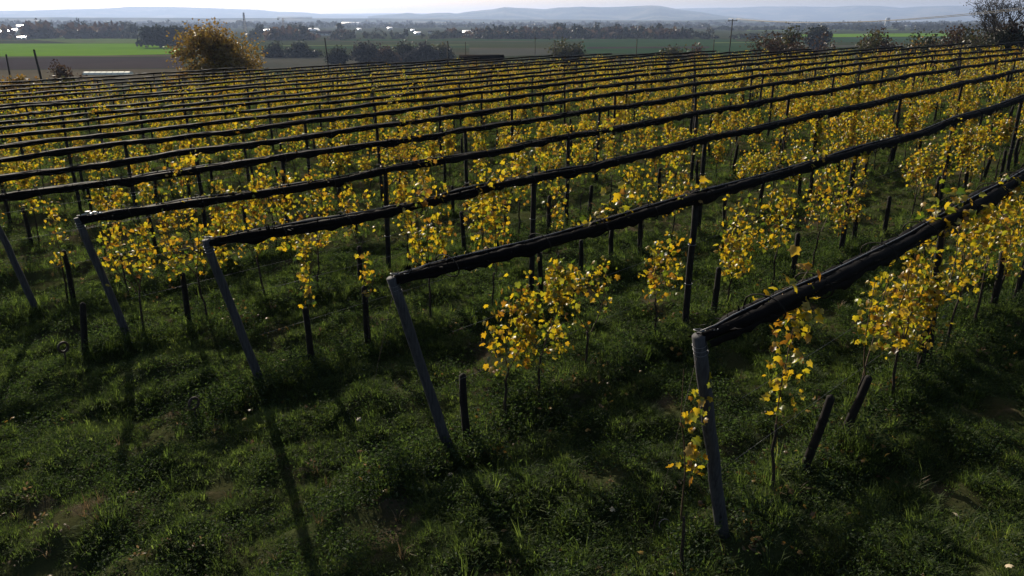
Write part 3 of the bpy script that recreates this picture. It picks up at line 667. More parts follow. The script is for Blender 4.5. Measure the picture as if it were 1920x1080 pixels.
# end posts, their anchors
rsp = np.random.RandomState(21)
for k in range(5):
    n = N0 + k * SP; bx, by = xy(BASE_U[k], n); bz = gzs(bx, by)
    o = empty('end_post', (bx, by, bz), ROT_U); du = END_U[k] - BASE_U[k]; top = float(base_z(*xy(END_U[k], n))) + float(net_h(k, END_U[k])) + .02 - bz
    mb = MB(); t = np.linspace(0, 1, 9)
    P = np.stack([du * t - du * .10 * 0 + rsp.normal(0, .004, 9), rsp.normal(0, .004, 9), -.25 + (top + .25) * t], -1); P[0, 0] = -du * .1
    mb.tube(P, np.linspace(.060, .051, 9), 12, jit=.05, rs=rsp); obj('shaft', mb.mesh('shaft', M['endpost'], True), o)
    mb = MB()
    for j in range(3): mb.torus((du * (.965 - .018 * j), 0, top * (.965 - .018 * j)), .055, .003, (du, 0, top), 16, 5)
    obj('wire_wrap', mb.mesh('wire_wrap', M['wire'], True), o)
    mb = MB(); mb.torus((du * .99 + .05, .03, top + .02), .045, .004, (.2, .1, 1), 14, 5); obj('wire_loop', mb.mesh('wire_loop', M['wire'], True), o)
    mb = MB(); mb.torus((du * .99 + .15, -.03, top + .015), .03, .004, (.1, .3, 1), 14, 5); obj('wire_loop', mb.mesh('wire_loop', M['wire'], True), o)
    ah = [None, None, (2.95, .0), (2.25, .1), None][k]
    au = ah[0] if ah else BASE_U[k] - 1.35
    ax_, ay_ = xy(au, n + (ah[1] if ah else 0)); az_ = gzs(ax_, ay_)
    lo = Matrix.Rotation(-ROT_U, 3, 'Z') @ Vector((ax_ - bx, ay_ - by, az_ - bz))
    mb = MB(); mb.tube([(du * .96, 0, top * .96), (lo.x, lo.y, lo.z + .14)], .0014, 5); obj('guy_wire', mb.mesh('guy_wire', M['rust']), o)
    look = ('nearest grey end post, leaning outward, right foreground', 'second grey end post leaning outward, lower middle', 'third grey end post leaning outward, left of centre', 'fourth grey end post leaning outward, left side', 'fifth grey end post, cut by the left edge')[k]
    tag(o, look, 'post', 'leaning end posts of the rows')
    if ah:
        a_ = empty('ground_anchor', (ax_, ay_, az_), ROT_U)
        mb = MB(); mb.tube([(0, 0, -.2), (0, 0, .16)], .012, 8); obj('rod', mb.mesh('rod', M['rust'], True), a_)
        mb = MB(); mb.torus((0, 0, .25), .072, .019, (.35, -1, .1), 20, 8); obj('ring', mb.mesh('ring', M['rust'], True), a_)
        tag(a_, ['rusty anchor ring in the grass left of the third end post', 'rusty anchor ring in the grass left of the fourth end post'][k - 2], 'anchor', 'anchor rings of the end posts')
mb = MB(); mb.torus((0, 0, 0), .055, .004, (.2, -1, .5), 18, 5); tag(obj('wire_hoop', mb.mesh('wire_hoop', M['wire'], True), None, (*xy(5.1, 3.35), gzs(*xy(5.1, 3.35)) + .07)), 'pale wire hoop in the grass left of the nearest end post', 'hoop')

# rolled nets along the top of each row
TIE = MB(); TIE.torus((0, 0, 0), .155, .007, (1, 0, .15), 14, 5); TIE_ME = TIE.mesh('tie', M['stake'], True)
for k in range(NROWS):
    n = N0 + k * SP; u0, u1 = END_U[k] + .02, UMAX[k]; rs = np.random.RandomState(200 + k)
    if k >= 5:
        while not in_frame(u0, n, 250, (2.2,)) and u0 < u1: u0 += .5
    step = .11 if k < 3 else (.25 if k < 7 else .4)
    us = np.arange(u0, u1, step); m_ = len(us)
    X, Y = xy(us, n); pu = np.array(posts_of(k, u1 + 6)); 
    sag = -.035 * np.abs(np.sin(np.pi * (us - pu[0]) / POST_STEP)) if len(pu) else 0
    sm = lambda w, a: np.convolve(rs.normal(0, a, m_ + 80), np.hanning(w) / np.sqrt((np.hanning(w) ** 2).sum()), 'same')[40:40 + m_]
    wob = sm(max(3, int(2.2 / step)), .007)
    Z = base_z(X, Y) + net_h(k, us) + sag + wob
    taper = np.clip((us - END_U[k]) / .5, .6, 1) if k < 6 else np.ones(m_)
    o = empty('rolled_net', (0, 0, 0))
    gapw = np.clip(sm(max(3, int(2.5 / step)), .010) + .050, .036, .066) * taper
    for sd in (-1, 1):
        r = (.058 + sm(max(3, int(1.4 / step)), .006) + sm(3, .003)) * taper
        r = np.clip(r, .025, .14)
        P = np.stack([X - UY * sd * gapw, Y + UX * sd * gapw, Z + sm(max(3, int(1.6 / step)), .006)], -1)
        mb = MB(); mb.tube(P, r, 10 if k < 4 else 7, jit=.13, rs=rs); obj('net_roll', mb.mesh('net_roll', M['net'], True), o)
    if k < 8:
        for sd in (-1, 1):                            # loose net hanging ragged from the roll
            hang = np.clip(sm(max(3, int(.7 / step)), .022) + rs.normal(0, .016, m_), -.03, .08) * taper
            A = np.stack([X - UY * sd * (gapw + .052), Y + UX * sd * (gapw + .052), Z - .01], -1); B_ = A + np.stack([-UY * sd * .012 * np.ones(m_), UX * sd * .012 * np.ones(m_), -.045 - hang], -1)
            C_ = (A + B_) / 2 + np.stack([-UY * sd * (.018 + rs.normal(0, .008, m_)), UX * sd * (.018 + rs.normal(0, .008, m_)), np.zeros(m_)], -1)
            V = np.concatenate([A, C_, B_]); i_ = np.arange(m_ - 1); fq = np.concatenate([np.stack([i_, i_ + 1, i_ + 1 + m_, i_ + m_], -1), np.stack([i_ + m_, i_ + 1 + m_, i_ + 1 + 2 * m_, i_ + 2 * m_], -1)])
            obj('loose_fold', mesh_np('loose_fold', V, [fq], M['net'], False), o)
    if k < 5:                                         # frayed threads standing off the rolls
        nf = int(min(u1 - u0, 26) * 34); fu = rs.uniform(u0 + .1, min(u1, u0 + 26), nf); an = rs.uniform(-.4, 3.5, nf); fx, fy = xy(fu, n); fz = np.interp(fu, us, Z)
        c0 = np.stack([fx - UY * np.cos(an) * .10, fy + UX * np.cos(an) * .10, fz + np.sin(an) * .05], -1)
        tipv = rs.normal(0, .028, (nf, 3)) + np.stack([-UY * np.cos(an), UX * np.cos(an), np.sin(an)], -1) * .035
        al = np.stack([UX * np.ones(nf), UY * np.ones(nf), np.zeros(nf)], -1) * rs.uniform(.006, .03, nf)[:, None]
        V = np.stack([c0 - al, c0 + al, c0 + tipv], 1).reshape(-1, 3); l_ = obj('frayed_threads', mesh_np('frayed_threads', V, [np.arange(nf * 3).reshape(-1, 3)], M['net']), o); l_['kind'] = 'stuff'
    mb = MB(); cs = slice(None, None, 2); mb.tube(np.stack([X, Y, Z + .075 * taper], -1)[cs], .006 if k < 3 else .004, 5); obj('support_cable', mb.mesh('support_cable', M['wire'], True), o)
    if k < 7:
        for uu in np.arange(u0 + .8, min(u1, u0 + 30), 1.15):
            uu += rs.uniform(-.2, .2); tx, ty = xy(uu, n); t_ = obj('tie', TIE_ME, o, (tx, ty, float(np.interp(uu, us, Z)))); t_.rotation_euler = (0, 0, ROT_U); t_.scale = (1, 1.2, .78)
    if k == 3:
        mb = MB(); c0 = np.array([X[0], Y[0], Z[0]])
        for j in range(5): mb.box(c0 + np.array([UX * (.08 + .05 * j), UY * (.08 + .05 * j), .05]) + rs.normal(0, .02, 3), (.07, .035, .012), np.array(Matrix.Rotation(rs.uniform(0, 3), 3, 'Z') @ Matrix.Rotation(rs.uniform(-.6, .6), 3, 'X')))
        w_ = obj('end_wrap', mb.mesh('end_wrap', M['foil']), o); w_['kind'] = 'stuff'
    tag(o, 'dark rolled hail net along the ' + ('nearest vine row' if k == 0 else (ordn(k + 1) + ' vine row from the front') if k < NROWS - 1 else 'farthest vine row'), 'net', 'rolled hail nets over the vine rows')

# posts that carry the nets
def post_mesh(seed):
    rs = np.random.RandomState(seed); mb = MB(); z = np.array([-.3, .5, 1.2, 1.8, 2.3])
    mb.tube(np.stack([rs.normal(0, .006, 5), rs.normal(0, .006, 5), z], -1), np.linspace(.052, .044, 5), 8, jit=.03, rs=rs); return mb.mesh('shaft', M['post'], True)
POSTS = [post_mesh(i) for i in range(4)]
CLIP = MB(); CLIP.torus((0, 0, 0), .055, .006, (0, 0, 1), 10, 4); CLIP_ME = CLIP.mesh('wire_clip', M['wire'])
for k in range(NROWS):
    n = N0 + k * SP; i = 0
    for u in posts_of(k, UMAX[k]):
        if not in_frame(u, n, 30): continue
        i += 1; x, y = xy(u, n); o = empty('trellis_post', (x, y, float(base_z(x, y))), rsp.uniform(0, 6)); o.rotation_euler = (rsp.normal(0, .015), rsp.normal(0, .015), rsp.uniform(0, 6))
        s_ = obj('shaft', POSTS[(i + k) % 4], o); s_.scale = (1, 1, float(net_h(k, u)) / 2.27)
        if math.hypot(x, y) < 26:
            for hz in (.85, 1.45): c_ = obj('wire_clip', CLIP_ME, o, (0, 0, hz))
        tag(o, f'dark trellis post, {ordn(i)} from the {row_from(k)} in the {ordn(k + 1)} vine row', 'post', 'trellis posts under the rolled nets')

# short old stakes in the rows
def stake_mesh(seed):
    rs = np.random.RandomState(seed); mb = MB(); z = np.array([-.2, .25, .6, .88, .9])
    mb.tube(np.stack([rs.normal(0, .006, 5), rs.normal(0, .006, 5), z], -1), [.046, .047, .045, .042, .02], 8, jit=.07, rs=rs); return mb.mesh('shaft', M['stake'], True)
STAKES = [stake_mesh(50 + i) for i in range(5)]
STAKE_U = {0: [6.75, 7.65, 10.2, 12.6], 1: [4.88, 9.9, 12.4, 15.0], 2: [4.62, 5.58, 9.25, 10.3, 11.2, 12.1, 15.3], 3: [2.5, 4.1, 7.4, 10.0, 11.3, 12.6]}
for k in range(9):
    n = N0 + k * SP; i = 0; us = list(STAKE_U.get(k, [])); u = us[-1] + 1.5 if us else END_U[k] + 1
    while u < min(UMAX[k], 45): us.append(u); u += rsp.uniform(1.2, 3.2)
    for u in us:
        if not in_frame(u, n, 5, (.2, .8)): continue
        i += 1; x, y = xy(u, n + rsp.normal(0, .03)); lean = {(0, 0): .16, (0, 1): .2}.get((k, i - 1), rsp.normal(0, .05))
        o = obj('wooden_stake', STAKES[rsp.randint(5)], None, (x, y, gzs(x, y) - .06)); o.rotation_euler = (rsp.normal(0, .05), lean, rsp.uniform(-.3, .3)); o.scale = (1, 1, rsp.uniform(.9, 1.12))
        tag(o, f'short dark wooden stake, {ordn(i)} from the {row_from(k)} in the {ordn(k + 1)} vine row', 'stake', 'short stakes between the vines')

# two wires per front row
for k in range(6):
    n = N0 + k * SP; us = np.arange(BASE_U[k] if k < 5 else 2.0, min(UMAX[k], 40), 1.0); X, Y = xy(us, n); o = empty('trellis_wires', (0, 0, 0))
    for hz in (.85, 1.45): mb = MB(); mb.tube(np.stack([X, Y, base_z(X, Y) + hz], -1), .0016, 4); obj('wire', mb.mesh('wire', M['wire']), o)
    tag(o, f'thin wires strung under the net of the {ordn(k + 1)} vine row', 'wire', 'trellis wires of the front rows')

# ---------------------------------------------------------------- grapevines
LEAF_ME = mesh_np('leaf', VINE_LEAF[0], [VINE_LEAF[1]], M['vine_leaf'])
def vine_shape(rs, zlo, zhi, hw, nl, cols=None):
    """trunk line, canes and leaf places of one vine in its own frame (x along the row)"""
    th = rs.uniform(.62, .85); tz = np.linspace(-.12, th, 7)
    trunk = np.stack([np.cumsum(rs.normal(0, .018, 7)), np.cumsum(rs.normal(0, .014, 7)), tz], -1)
    canes = []; cols = cols or max(1, int(round(hw * 2 / .28)))
    cx = np.linspace(-hw, hw, cols) * rs.uniform(.6, 1, cols) if cols > 1 else np.array([rs.uniform(-.05, .05)])
    for c in cx:
        m_ = 7; t = np.linspace(0, 1, m_); s0 = trunk[-1]
        P = np.stack([s0[0] + (c - s0[0]) * np.minimum(1, t * 2.2) + np.cumsum(rs.normal(0, .02, m_)), s0[1] + np.cumsum(rs.normal(0, .022, m_)), s0[2] + (max(zhi, th + .2) - s0[2]) * t], -1); canes.append(P)
    nl = int(nl * 2.2); pos = []
    w = rs.dirichlet(np.ones(len(canes)) * 2.2)
    lump = [(rs.uniform(zlo, zhi), rs.uniform(.08, .26)) for _ in range(max(2, int((zhi - zlo) * 4)))]
    for j in range(nl):
        c = cx[rs.choice(len(canes), p=w)]; lz, ls = lump[rs.randint(len(lump))]
        z = np.clip(rs.normal(lz, ls) if rs.rand() < .75 else rs.uniform(zlo, zhi), zlo - .05, zhi + .06)
        pos.append((c + rs.normal(0, .085 if hw > .1 else .045), rs.normal(0, .09 if hw > .1 else .05), z))
    pos = np.array(pos); rot = leaf_frames(rs, nl, .75, 1.0); size = rs.uniform(.036, .092, nl)
    return trunk, canes, pos, rot, size
def vine_meshes(sh, tmpl=VINE_LEAF, leaves=True):
    trunk, canes, pos, rot, size = sh
    a = MB(); a.tube(trunk, np.linspace(.022, .013, len(trunk)), 6); c = MB()
    for P in canes: c.tube(P, np.linspace(.009, .004, len(P)), 4, caps=False)
    V, f = leaves_arrays(tmpl, pos, rot, size)
    return a.mesh('trunk', M['bark'], True), c.mesh('canes', M['cane'], True), (mesh_np('leaves', V, [f], M['vine_leaf']) if leaves else None)
rv = np.random.RandomState(77)
VAR = []
for i in range(26):
    sparse = i % 5 == 0
    VAR.append(vine_meshes(vine_shape(rv, rv.uniform(.5, 1.1), rv.uniform(1.65, 2.12), rv.uniform(.12, .46), rv.randint(40, 75) if sparse else rv.randint(100, 200)), HEX_LEAF if i >= 10 else VINE_LEAF))
EXPL = {0: [(4.62, 1.1, 1.95, .06, 26), (6.08, .95, 2.05, .2, 62), (7.95, 1.25, 1.85, .25, 75), (8.9, .75, 1.85, .42, 185), (9.75, .55, 2.0, .40, 180), (10.8, .8, 2.05, .45, 170), (11.8, .8, 2.1, .45, 190)],
        1: [(5.55, .80, 1.60, .30, 150), (6.05, .70, 1.85, .34, 170), (6.95, .85, 1.5, .30, 60), (8.5, .6, 1.5, .24, 90), (10.45, .65, 2.0, .36, 200), (11.8, .9, 1.9, .4, 120), (13.2, 1.0, 1.8, .3, 70), (14.4, .55, 1.95, .42, 200)],
        2: [(4.62, .95, 1.95, .07, 44), (5.62, .9, 1.4, .06, 18), (6.75, .95, 2.1, .36, 165), (8.0, .85, 2.12, .36, 190), (9.6, 1.2, 1.9, .15, 30), (12.0, 1.15, 2.0, .3, 85), (13.2, .8, 2.05, .4, 150)],
        3: [(3.35, .95, 1.7, .36, 105), (4.4, .95, 2.05, .45, 190), (5.45, .95, 2.05, .45, 185), (6.5, .95, 2.1, .4, 150), (7.5, 1.2, 2.1, .25, 70)]}
GROUPV = 'grapevines under the rolled nets'
todo = []
for k in range(NROWS):
    n = N0 + k * SP; ex = EXPL.get(k, [])
    for e in ex: todo.append((k, e[0], e))
    u = ex[-1][0] + 1.05 if ex else max(1.2, END_U[k] + 1.0)
    while u < UMAX[k]:
        if rv.rand() < (.80 if k < 7 else .90) + .34 * math.sin(u * .8 + k * 2.1) * math.sin(u * .31 + k): todo.append((k, u + rv.normal(0, .12), None))
        u += 1.02
todo = [t for t in todo if in_frame(t[1], N0 + t[0] * SP, 45, (.8, 1.4, 2.0))]
dist = [math.hypot(*xy(t[1], N0 + t[0] * SP)) for t in todo]
order = sorted(range(len(todo)), key=lambda i: dist[i])
single = set(order[:300]); leafy = set(order[:9])
count = {}; restV = []; restF = []; restM = []; nr = 0
AMT = lambda nl: 'nearly bare' if nl < 50 else ('thinly leaved' if nl < 110 else 'full yellow-leaved')
for i in sorted(range(len(todo)), key=lambda i: (todo[i][0], todo[i][1])):
    k, u, e = todo[i]; n = N0 + k * SP; x, y = xy(u, n); z = gzs(x, y)
    if i in single:
        count[k] = count.get(k, 0) + 1
        o = empty('grapevine', (x, y, z - .03), ROT_U)
        if e:
            sh = vine_shape(np.random.RandomState(1000 + k * 50 + int(u * 10)), *e[1:]); ms = vine_meshes(sh, leaves=i not in leafy); nl = e[4]
        else:
            sh = None; v = rv.randint(26) if dist[i] > 20 else rv.randint(10); ms = VAR[v]; nl = len(ms[2].polygons) // (26.4 if v < 10 else 13.2)
            o.rotation_euler[2] += math.pi * rv.randint(2); s_ = rv.uniform(.92, 1.06); o.scale = (s_, s_, s_)
        obj('trunk', ms[0], o); obj('canes', ms[1], o)
        if e and i in leafy:
            for j in range(len(sh[2])):
                q_ = Matrix(sh[3][j].tolist()).to_4x4(); l_ = obj('leaf', LEAF_ME, o)
                l_.matrix_local = Matrix.Translation(Vector(sh[2][j].tolist())) @ q_ @ Matrix.Scale(float(sh[4][j]), 4)
        else:
            l_ = obj('leaves', ms[2], o); l_['kind'] = 'stuff'
        tag(o, f'{AMT(nl)} grapevine, {ordn(count[k])} from the {row_from(k)} in the {ordn(k + 1)} row', 'grapevine', GROUPV)
    else:
        sh = vine_shape(rv, rv.uniform(.6, .85), rv.uniform(1.85, 2.12), rv.uniform(.25, .46), rv.randint(28, 50))
        V, f = leaves_arrays(HEX_LEAF, sh[2], sh[3], sh[4] * 1.45)
        mb = MB(); mb.tube(sh[0], np.linspace(.022, .013, 7), 3, caps=False)
        for P in sh[1]: mb.tube(P[::3], .006, 3, caps=False)
        tv = np.concatenate(mb.v); tf = np.concatenate(mb.f4); tf = np.concatenate([tf[:, [0, 1, 2]], tf[:, [0, 2, 3]]])
        c_, s_ = math.cos(ROT_U), math.sin(ROT_U); Rm = np.array([[c_, -s_, 0], [s_, c_, 0], [0, 0, 1]])
        for VV, ff, mi in ((V, f, 0), (tv, tf, 1)):
            restV.append(VV @ Rm.T + np.array([x, y, z - .03])); restF.append(ff + nr); restM.append(np.full(len(ff), mi)); nr += len(VV)
tag(obj('far_grapevines', mesh_np('far_grapevines', np.concatenate(restV), [np.concatenate(restF)], [M['vine_leaf'], M['bark']], mat_idx=np.concatenate(restM))), 'countless yellow grapevines of the far rows', 'grapevines', kind='stuff')
# loose shoots that have grown up over the nets
rs = np.random.RandomState(31); spots = [(0, 5.95), (0, 9.4), (0, 10.0), (1, 7.0), (1, 7.6), (1, 8.9), (1, 12.6), (2, 7.9), (2, 8.4), (2, 6.5), (3, 9.2), (3, 14.5), (4, 11.0), (4, 5.5), (5, 13.0), (5, 21), (6, 9.5), (7, 17), (8, 12), (9, 20), (10, 9), (11, 26), (12, 15)]
for k, u in spots:
    n = N0 + k * SP; x, y = xy(u, n); z = float(base_z(x, y) + net_h(k, u)); m_ = 5 if k < 5 else 4
    P = np.stack([np.linspace(-.25, .3, m_) + rs.normal(0, .05, m_), rs.normal(0, .04, m_), np.linspace(-.12, rs.uniform(.1, .32), m_)], -1)
    o = empty('vine_shoot', (x, y, z), ROT_U); mb = MB(); mb.tube(P, np.linspace(.006, .003, m_), 5); obj('stem', mb.mesh('stem', M['cane'], True), o)
    nl = 34 if k < 4 else 44; pos = P[rs.randint(0, m_, nl)] + rs.normal(0, .09, (nl, 3)); pos[:, 2] = np.maximum(pos[:, 2], -.02)
    V, f = leaves_arrays(VINE_LEAF, pos, leaf_frames(rs, nl, .3, 1.2), rs.uniform(.06, .12, nl)); l_ = obj('leaves', mesh_np('leaves', V, [f], M['vine_leaf']), o); l_['kind'] = 'stuff'
    num = sum(1 for a_, b_ in spots if a_ == k and b_ <= u)
    tag(o, f'yellow shoot sprawling over the rolled net of the {ordn(k + 1)} row, {ordn(num)} from the left', 'vine shoot', 'vine shoots grown over the nets')
# single pale leaves lying on the grass
for px, py, lb in ((1798, 972, 'pale fallen leaf on dark grass near the right bottom'), (1150, 963, 'curled pale leaf in the grass at bottom centre'), (840, 893, 'white fallen leaf beside the second end post'), (1888, 1063, 'pale fallen leaf in the bottom right corner'), (672, 792, 'small white leaf in the grass right of the third end post')):
    r = ray(px, py); t = np.linspace(3, 20, 3000); zz = CAM_Z + r[2] * t - gz(r[0] * t, r[1] * t); j = int(np.argmax(zz < .06)); p_ = r * t[j]
    o = obj('fallen_leaf', mesh_np('fallen_leaf', VINE_LEAF[0] * .065, [VINE_LEAF[1]], M['pale_leaf']), None, (p_[0], p_[1], CAM_Z + p_[2] + .03)); o.rotation_euler = (.35, .3, px)
    tag(o, lb, 'leaf', 'fallen leaves on the grass')

# ---------------------------------------------------------------- grass and weeds
def tuft(rs, n, h, spread, w, bend):
    V = []; Fc = []
    for i in range(n):
        a = rs.uniform(0, 6.283); r0 = rs.uniform(0, spread); hh = h * rs.uniform(.5, 1.15); b = bend * rs.uniform(.4, 1.3); s = w * rs.uniform(.7, 1.3)
        c, s_ = math.cos(a), math.sin(a); base = np.array([c * r0, s_ * r0, -.015]); d = np.array([math.cos(a + rs.normal(0, .5)), math.sin(a + rs.normal(0, .5)), 0]); sd = np.array([-d[1], d[0], 0])
        k = len(V); mid = base + d * b * hh * .35 + np.array([0, 0, hh * .62]); tip = base + d * b * hh + np.array([0, 0, hh * (1 - .25 * b)])
        V += [base - sd * s, base + sd * s, mid + sd * s * .8, mid - sd * s * .8, tip]; Fc += [[k, k + 1, k + 2], [k, k + 2, k + 3], [k + 3, k + 2, k + 4]]
    return np.array(V), np.array(Fc)
def weed(rs, n, h, spread, size):
    pos = np.stack([rs.normal(0, spread, n), rs.normal(0, spread, n), rs.uniform(.01, h, n)], -1)
    return leaves_arrays(OVAL_LEAF, pos, leaf_frames(rs, n, -.25, .9), size * rs.uniform(.6, 1.3, n))
def src(name, vf, mat): return bpy.data.objects.new(name, mesh_np(name, vf[0], [vf[1]], mat))
rs = np.random.RandomState(8)
SRC_G = [src('tuft_source', tuft(rs, 34, .055, .08, .0028, 1.0), M['grass']), src('tuft_source', tuft(rs, 36, .07, .09, .0028, 1.0), M['grass']), src('tuft_source', tuft(rs, 30, .04, .09, .003, 1.1), M['grass']), src('tuft_source', tuft(rs, 18, .11, .05, .0025, .8), M['grass'])]
SRC_W = [src('weed_source', weed(rs, 24, .04, .07, .024), M['weed']), src('weed_source', weed(rs, 32, .07, .08, .027), M['weed']), src('weed_source', weed(rs, 20, .025, .06, .02), M['weed'])]
SRC_T = [src('tall_source', weed(rs, 44, .26, .10, .042), M['weed']), src('tall_source', tuft(rs, 24, .28, .06, .003, .7), M['grass'])]
SRC_D = [src('dry_source', tuft(rs, 16, .18, .05, .003, .8), M['dry']), src('dry_source', weed(rs, 9, .06, .07, .05), M['dry'])]
def scatter(name, srcs, pts, rotz, scl, label, cat):
    me = bpy.data.meshes.new(name); me.vertices.add(len(pts)); me.vertices.foreach_set('co', np.asarray(pts, np.float32).ravel())
    a = me.attributes.new('rotv', 'FLOAT_VECTOR', 'POINT'); rv_ = np.zeros((len(pts), 3), np.float32); rv_[:, 2] = rotz; rv_[:, :2] = np.random.RandomState(1).normal(0, .12, (len(pts), 2)); a.data.foreach_set('vector', rv_.ravel())
    a = me.attributes.new('sclf', 'FLOAT', 'POINT'); a.data.foreach_set('value', np.asarray(scl, np.float32))
    a = me.attributes.new('pick', 'INT', 'POINT'); a.data.foreach_set('value', np.random.RandomState(2).randint(0, len(srcs), len(pts)).astype(np.int32))
    ng = bpy.data.node_groups.new(name, 'GeometryNodeTree'); ng.interface.new_socket('Geometry', in_out='INPUT', socket_type='NodeSocketGeometry'); ng.interface.new_socket('Geometry', in_out='OUTPUT', socket_type='NodeSocketGeometry')
    N = ng.nodes; gi = N.new('NodeGroupInput'); go = N.new('NodeGroupOutput'); iop = N.new('GeometryNodeInstanceOnPoints'); jn = N.new('GeometryNodeJoinGeometry')
    for s in srcs:
        oi = N.new('GeometryNodeObjectInfo'); oi.inputs['Object'].default_value = s; g2 = N.new('GeometryNodeGeometryToInstance')
        ng.links.new(oi.outputs['Geometry'], g2.inputs[0]); ng.links.new(g2.outputs[0], jn.inputs[0])
    def attr(nm, dt):
        n_ = N.new('GeometryNodeInputNamedAttribute'); n_.data_type = dt; n_.inputs['Name'].default_value = nm; return n_.outputs['Attribute']
    ng.links.new(gi.outputs[0], iop.inputs['Points']); ng.links.new(jn.outputs[0], iop.inputs['Instance']); iop.inputs['Pick Instance'].default_value = True
    ng.links.new(attr('pick', 'INT'), iop.inputs['Instance Index']); ng.links.new(attr('rotv', 'FLOAT_VECTOR'), iop.inputs['Rotation']); ng.links.new(attr('sclf', 'FLOAT'), iop.inputs['Scale'])
    ng.links.new(iop.outputs[0], go.inputs[0])
    o = obj(name, me); md = o.modifiers.new('scatter', 'NODES'); md.node_group = ng
    return tag(o, label, cat, kind='stuff')
def patch(x, y, s, seed):
    r_ = np.random.RandomState(seed); v = 0
    for i in range(6):
        th, ph = r_.uniform(0, 6.28, 2); k = 2 * math.pi / (s * (.5 + .3 * i)); v = v + np.sin(k * (x * math.cos(th) + y * math.sin(th)) + ph)
    return v / 2.4
def spread(n, dmin, dmax, seed, amax=39, power=1.0):
    r_ = np.random.RandomState(seed); t = r_.rand(n); d = (dmin ** power + t * (dmax ** power - dmin ** power)) ** (1 / power); a = np.radians(r_.uniform(-amax, amax, n))
    return d * np.sin(a), d * np.cos(a), r_
def bare(x, y):                                     # worn patches of soil at lower left
    v = np.zeros_like(x)
    for px, py, r_ in ((130, 905, .62), (60, 1010, .7), (200, 1060, .5), (30, 880, .4), (265, 985, .3), (690, 930, .3)):
        p_ = ray(px, py); t = (0 - CAM_Z + .1) / p_[2]; v = np.maximum(v, 1 - np.hypot((x - p_[0] * t), (y - p_[1] * t)) / r_)
    return v
def row_off(x, y):
    u, n = un(x, y); r_ = (n - N0) / SP; return np.abs(r_ - np.round(r_)) * SP + (u < 4.15 - .62 * np.round(r_)) * 1.0 + (r_ < -.4) * 2
X1, Y1, r1 = spread(75000, 4.2, 17, 1, 40, 1.7); X2, Y2, r2 = spread(40000, 15, 62, 2, 38, 1.0)
X = np.concatenate([X1, X2]); Y = np.concatenate([Y1, Y2]); keep = (patch(X, Y, 1.5, 3) > -.9 + .5 * r1.rand(len(X))) & (bare(X, Y) < r1.rand(len(X)) * .8)
X, Y = X[keep], Y[keep]; D = np.hypot(X, Y); sc = r1.uniform(.65, 1.3, len(X)) * (1 + np.clip((D - 12) / 26, 0, 1.5)) * (1 + .3 * np.clip(patch(X, Y, 2.2, 9), -1, 1))
scatter('grass', SRC_G, np.stack([X, Y, gz(X, Y)], -1), r1.uniform(0, 6.28, len(X)), sc, 'short shaggy green grass between the vine rows', 'grass')
X1, Y1, r1 = spread(46000, 4.2, 17, 11, 40, 1.7); X2, Y2, r2 = spread(14000, 15, 50, 12, 38, 1.0)
X = np.concatenate([X1, X2]); Y = np.concatenate([Y1, Y2]); keep = (patch(X, Y, 1.1, 13) > .45 - .8 * r1.rand(len(X))) & (bare(X, Y) < r1.rand(len(X)) * .5)
X, Y = X[keep], Y[keep]; D = np.hypot(X, Y); sc = r1.uniform(.6, 1.3, len(X)) * (1 + np.clip((D - 12) / 26, 0, 1.3))
scatter('low_weeds', SRC_W, np.stack([X, Y, gz(X, Y)], -1), r1.uniform(0, 6.28, len(X)), sc, 'low broad-leaved weeds growing through the grass', 'weeds')
X1, Y1, r1 = spread(36000, 4.4, 40, 21, 39, 1.2); ro = row_off(X1, Y1); keep = (np.exp(-(ro / .36) ** 4) * (.6 + .4 * np.clip(patch(X1, Y1, 1.4, 23) + .4, 0, 1)) + .05 * (patch(X1, Y1, 2.5, 24) > .5)) > r1.rand(len(X1))
X, Y = X1[keep], Y1[keep]; sc = r1.uniform(.5, 1.15, len(X))
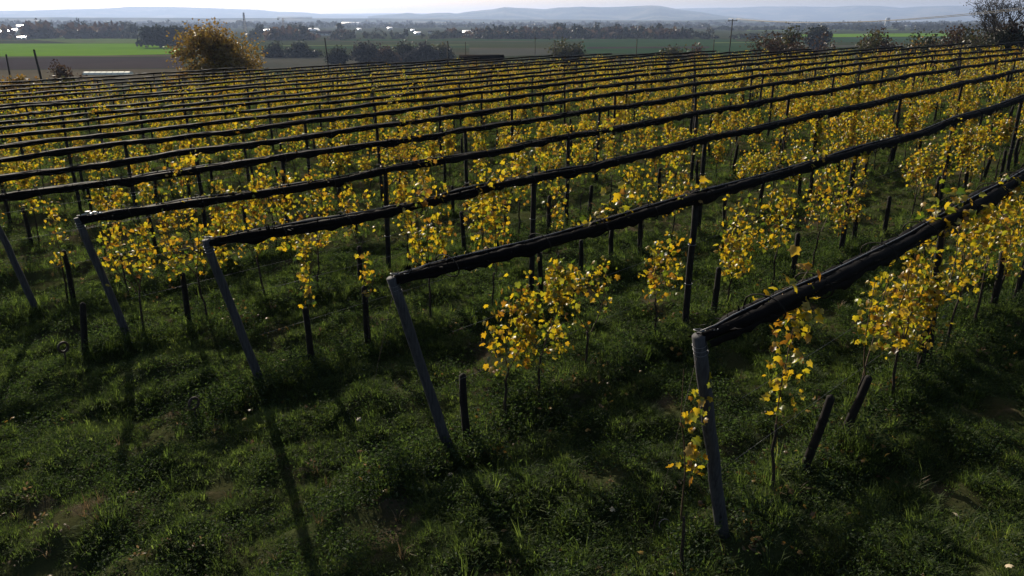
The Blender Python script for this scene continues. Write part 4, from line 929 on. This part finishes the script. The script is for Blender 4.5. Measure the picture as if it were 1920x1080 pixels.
for kk, ua, ub, cnt in ((2, 3.15, 4.9, 300), (1, 3.5, 5.0, 220), (3, 2.5, 3.4, 130), (1, 5.0, 6.0, 60)):       # rank growth round the feet of the end posts
    ex_, ey_ = xy(r1.uniform(ua, ub, cnt), N0 + kk * SP + r1.uniform(-.34, .30, cnt)); X = np.concatenate([X, ex_]); Y = np.concatenate([Y, ey_]); sc = np.concatenate([sc, r1.uniform(.55, 1.0, cnt)])
scatter('tall_weeds', SRC_T, np.stack([X, Y, gz(X, Y)], -1), r1.uniform(0, 6.28, len(X)), sc, 'taller weeds and grass along the foot of the vines', 'weeds')
X1, Y1, r1 = spread(9000, 4.4, 40, 31, 39, 1.2); keep = (.06 + .35 * np.exp(-(row_off(X1, Y1) / .4) ** 2) * (patch(X1, Y1, 1.6, 33) > .2) + .4 * (bare(X1, Y1) > 0)) > r1.rand(len(X1))
X, Y = X1[keep], Y1[keep]
scatter('dry_grass', SRC_D, np.stack([X, Y, gz(X, Y)], -1), r1.uniform(0, 6.28, len(X)), r1.uniform(.5, 1.1, len(X)), 'tan dry grass and dead leaves scattered in the green', 'dry grass')

X1, Y1, r1 = spread(6500, 4.6, 34, 41, 38, 1.1); keep = (.03 + .5 * np.exp(-(row_off(X1, Y1) / .5) ** 2)) * (patch(X1, Y1, 1.9, 43) > -.2) > r1.rand(len(X1))
X, Y = X1[keep], Y1[keep]
SRC_L = [src('litter_source', leaves_arrays(VINE_LEAF, r1.normal(0, .16, (5, 3)) * [1, 1, .1] + [0, 0, .05], leaf_frames(r1, 5, 0, .5), r1.uniform(.04, .075, 5)), M['litter']) for _ in range(3)]
scatter('leaf_litter', SRC_L, np.stack([X, Y, gz(X, Y)], -1), r1.uniform(0, 6.28, len(X)), r1.uniform(.7, 1.1, len(X)), 'brown and yellow fallen leaves lying under the vines', 'leaf litter')

# ---------------------------------------------------------------- haze over the plain
m, nt, out = new_mat('haze'); pv = nt.nodes.new('ShaderNodeVolumePrincipled'); pv.inputs['Color'].default_value = (.50, .65, 1.0, 1)
pv.inputs['Density'].default_value = 0.85e-4; pv.inputs['Anisotropy'].default_value = .3; nt.links.new(pv.outputs[0], out.inputs['Volume'])
mb = MB(); mb.box((0, 3000, 132.5), (44000, 36000, 305)); h_ = obj('haze', mb.mesh('haze', m)); tag(h_, 'pale blue haze lying over the distant plain', 'haze', kind='stuff')
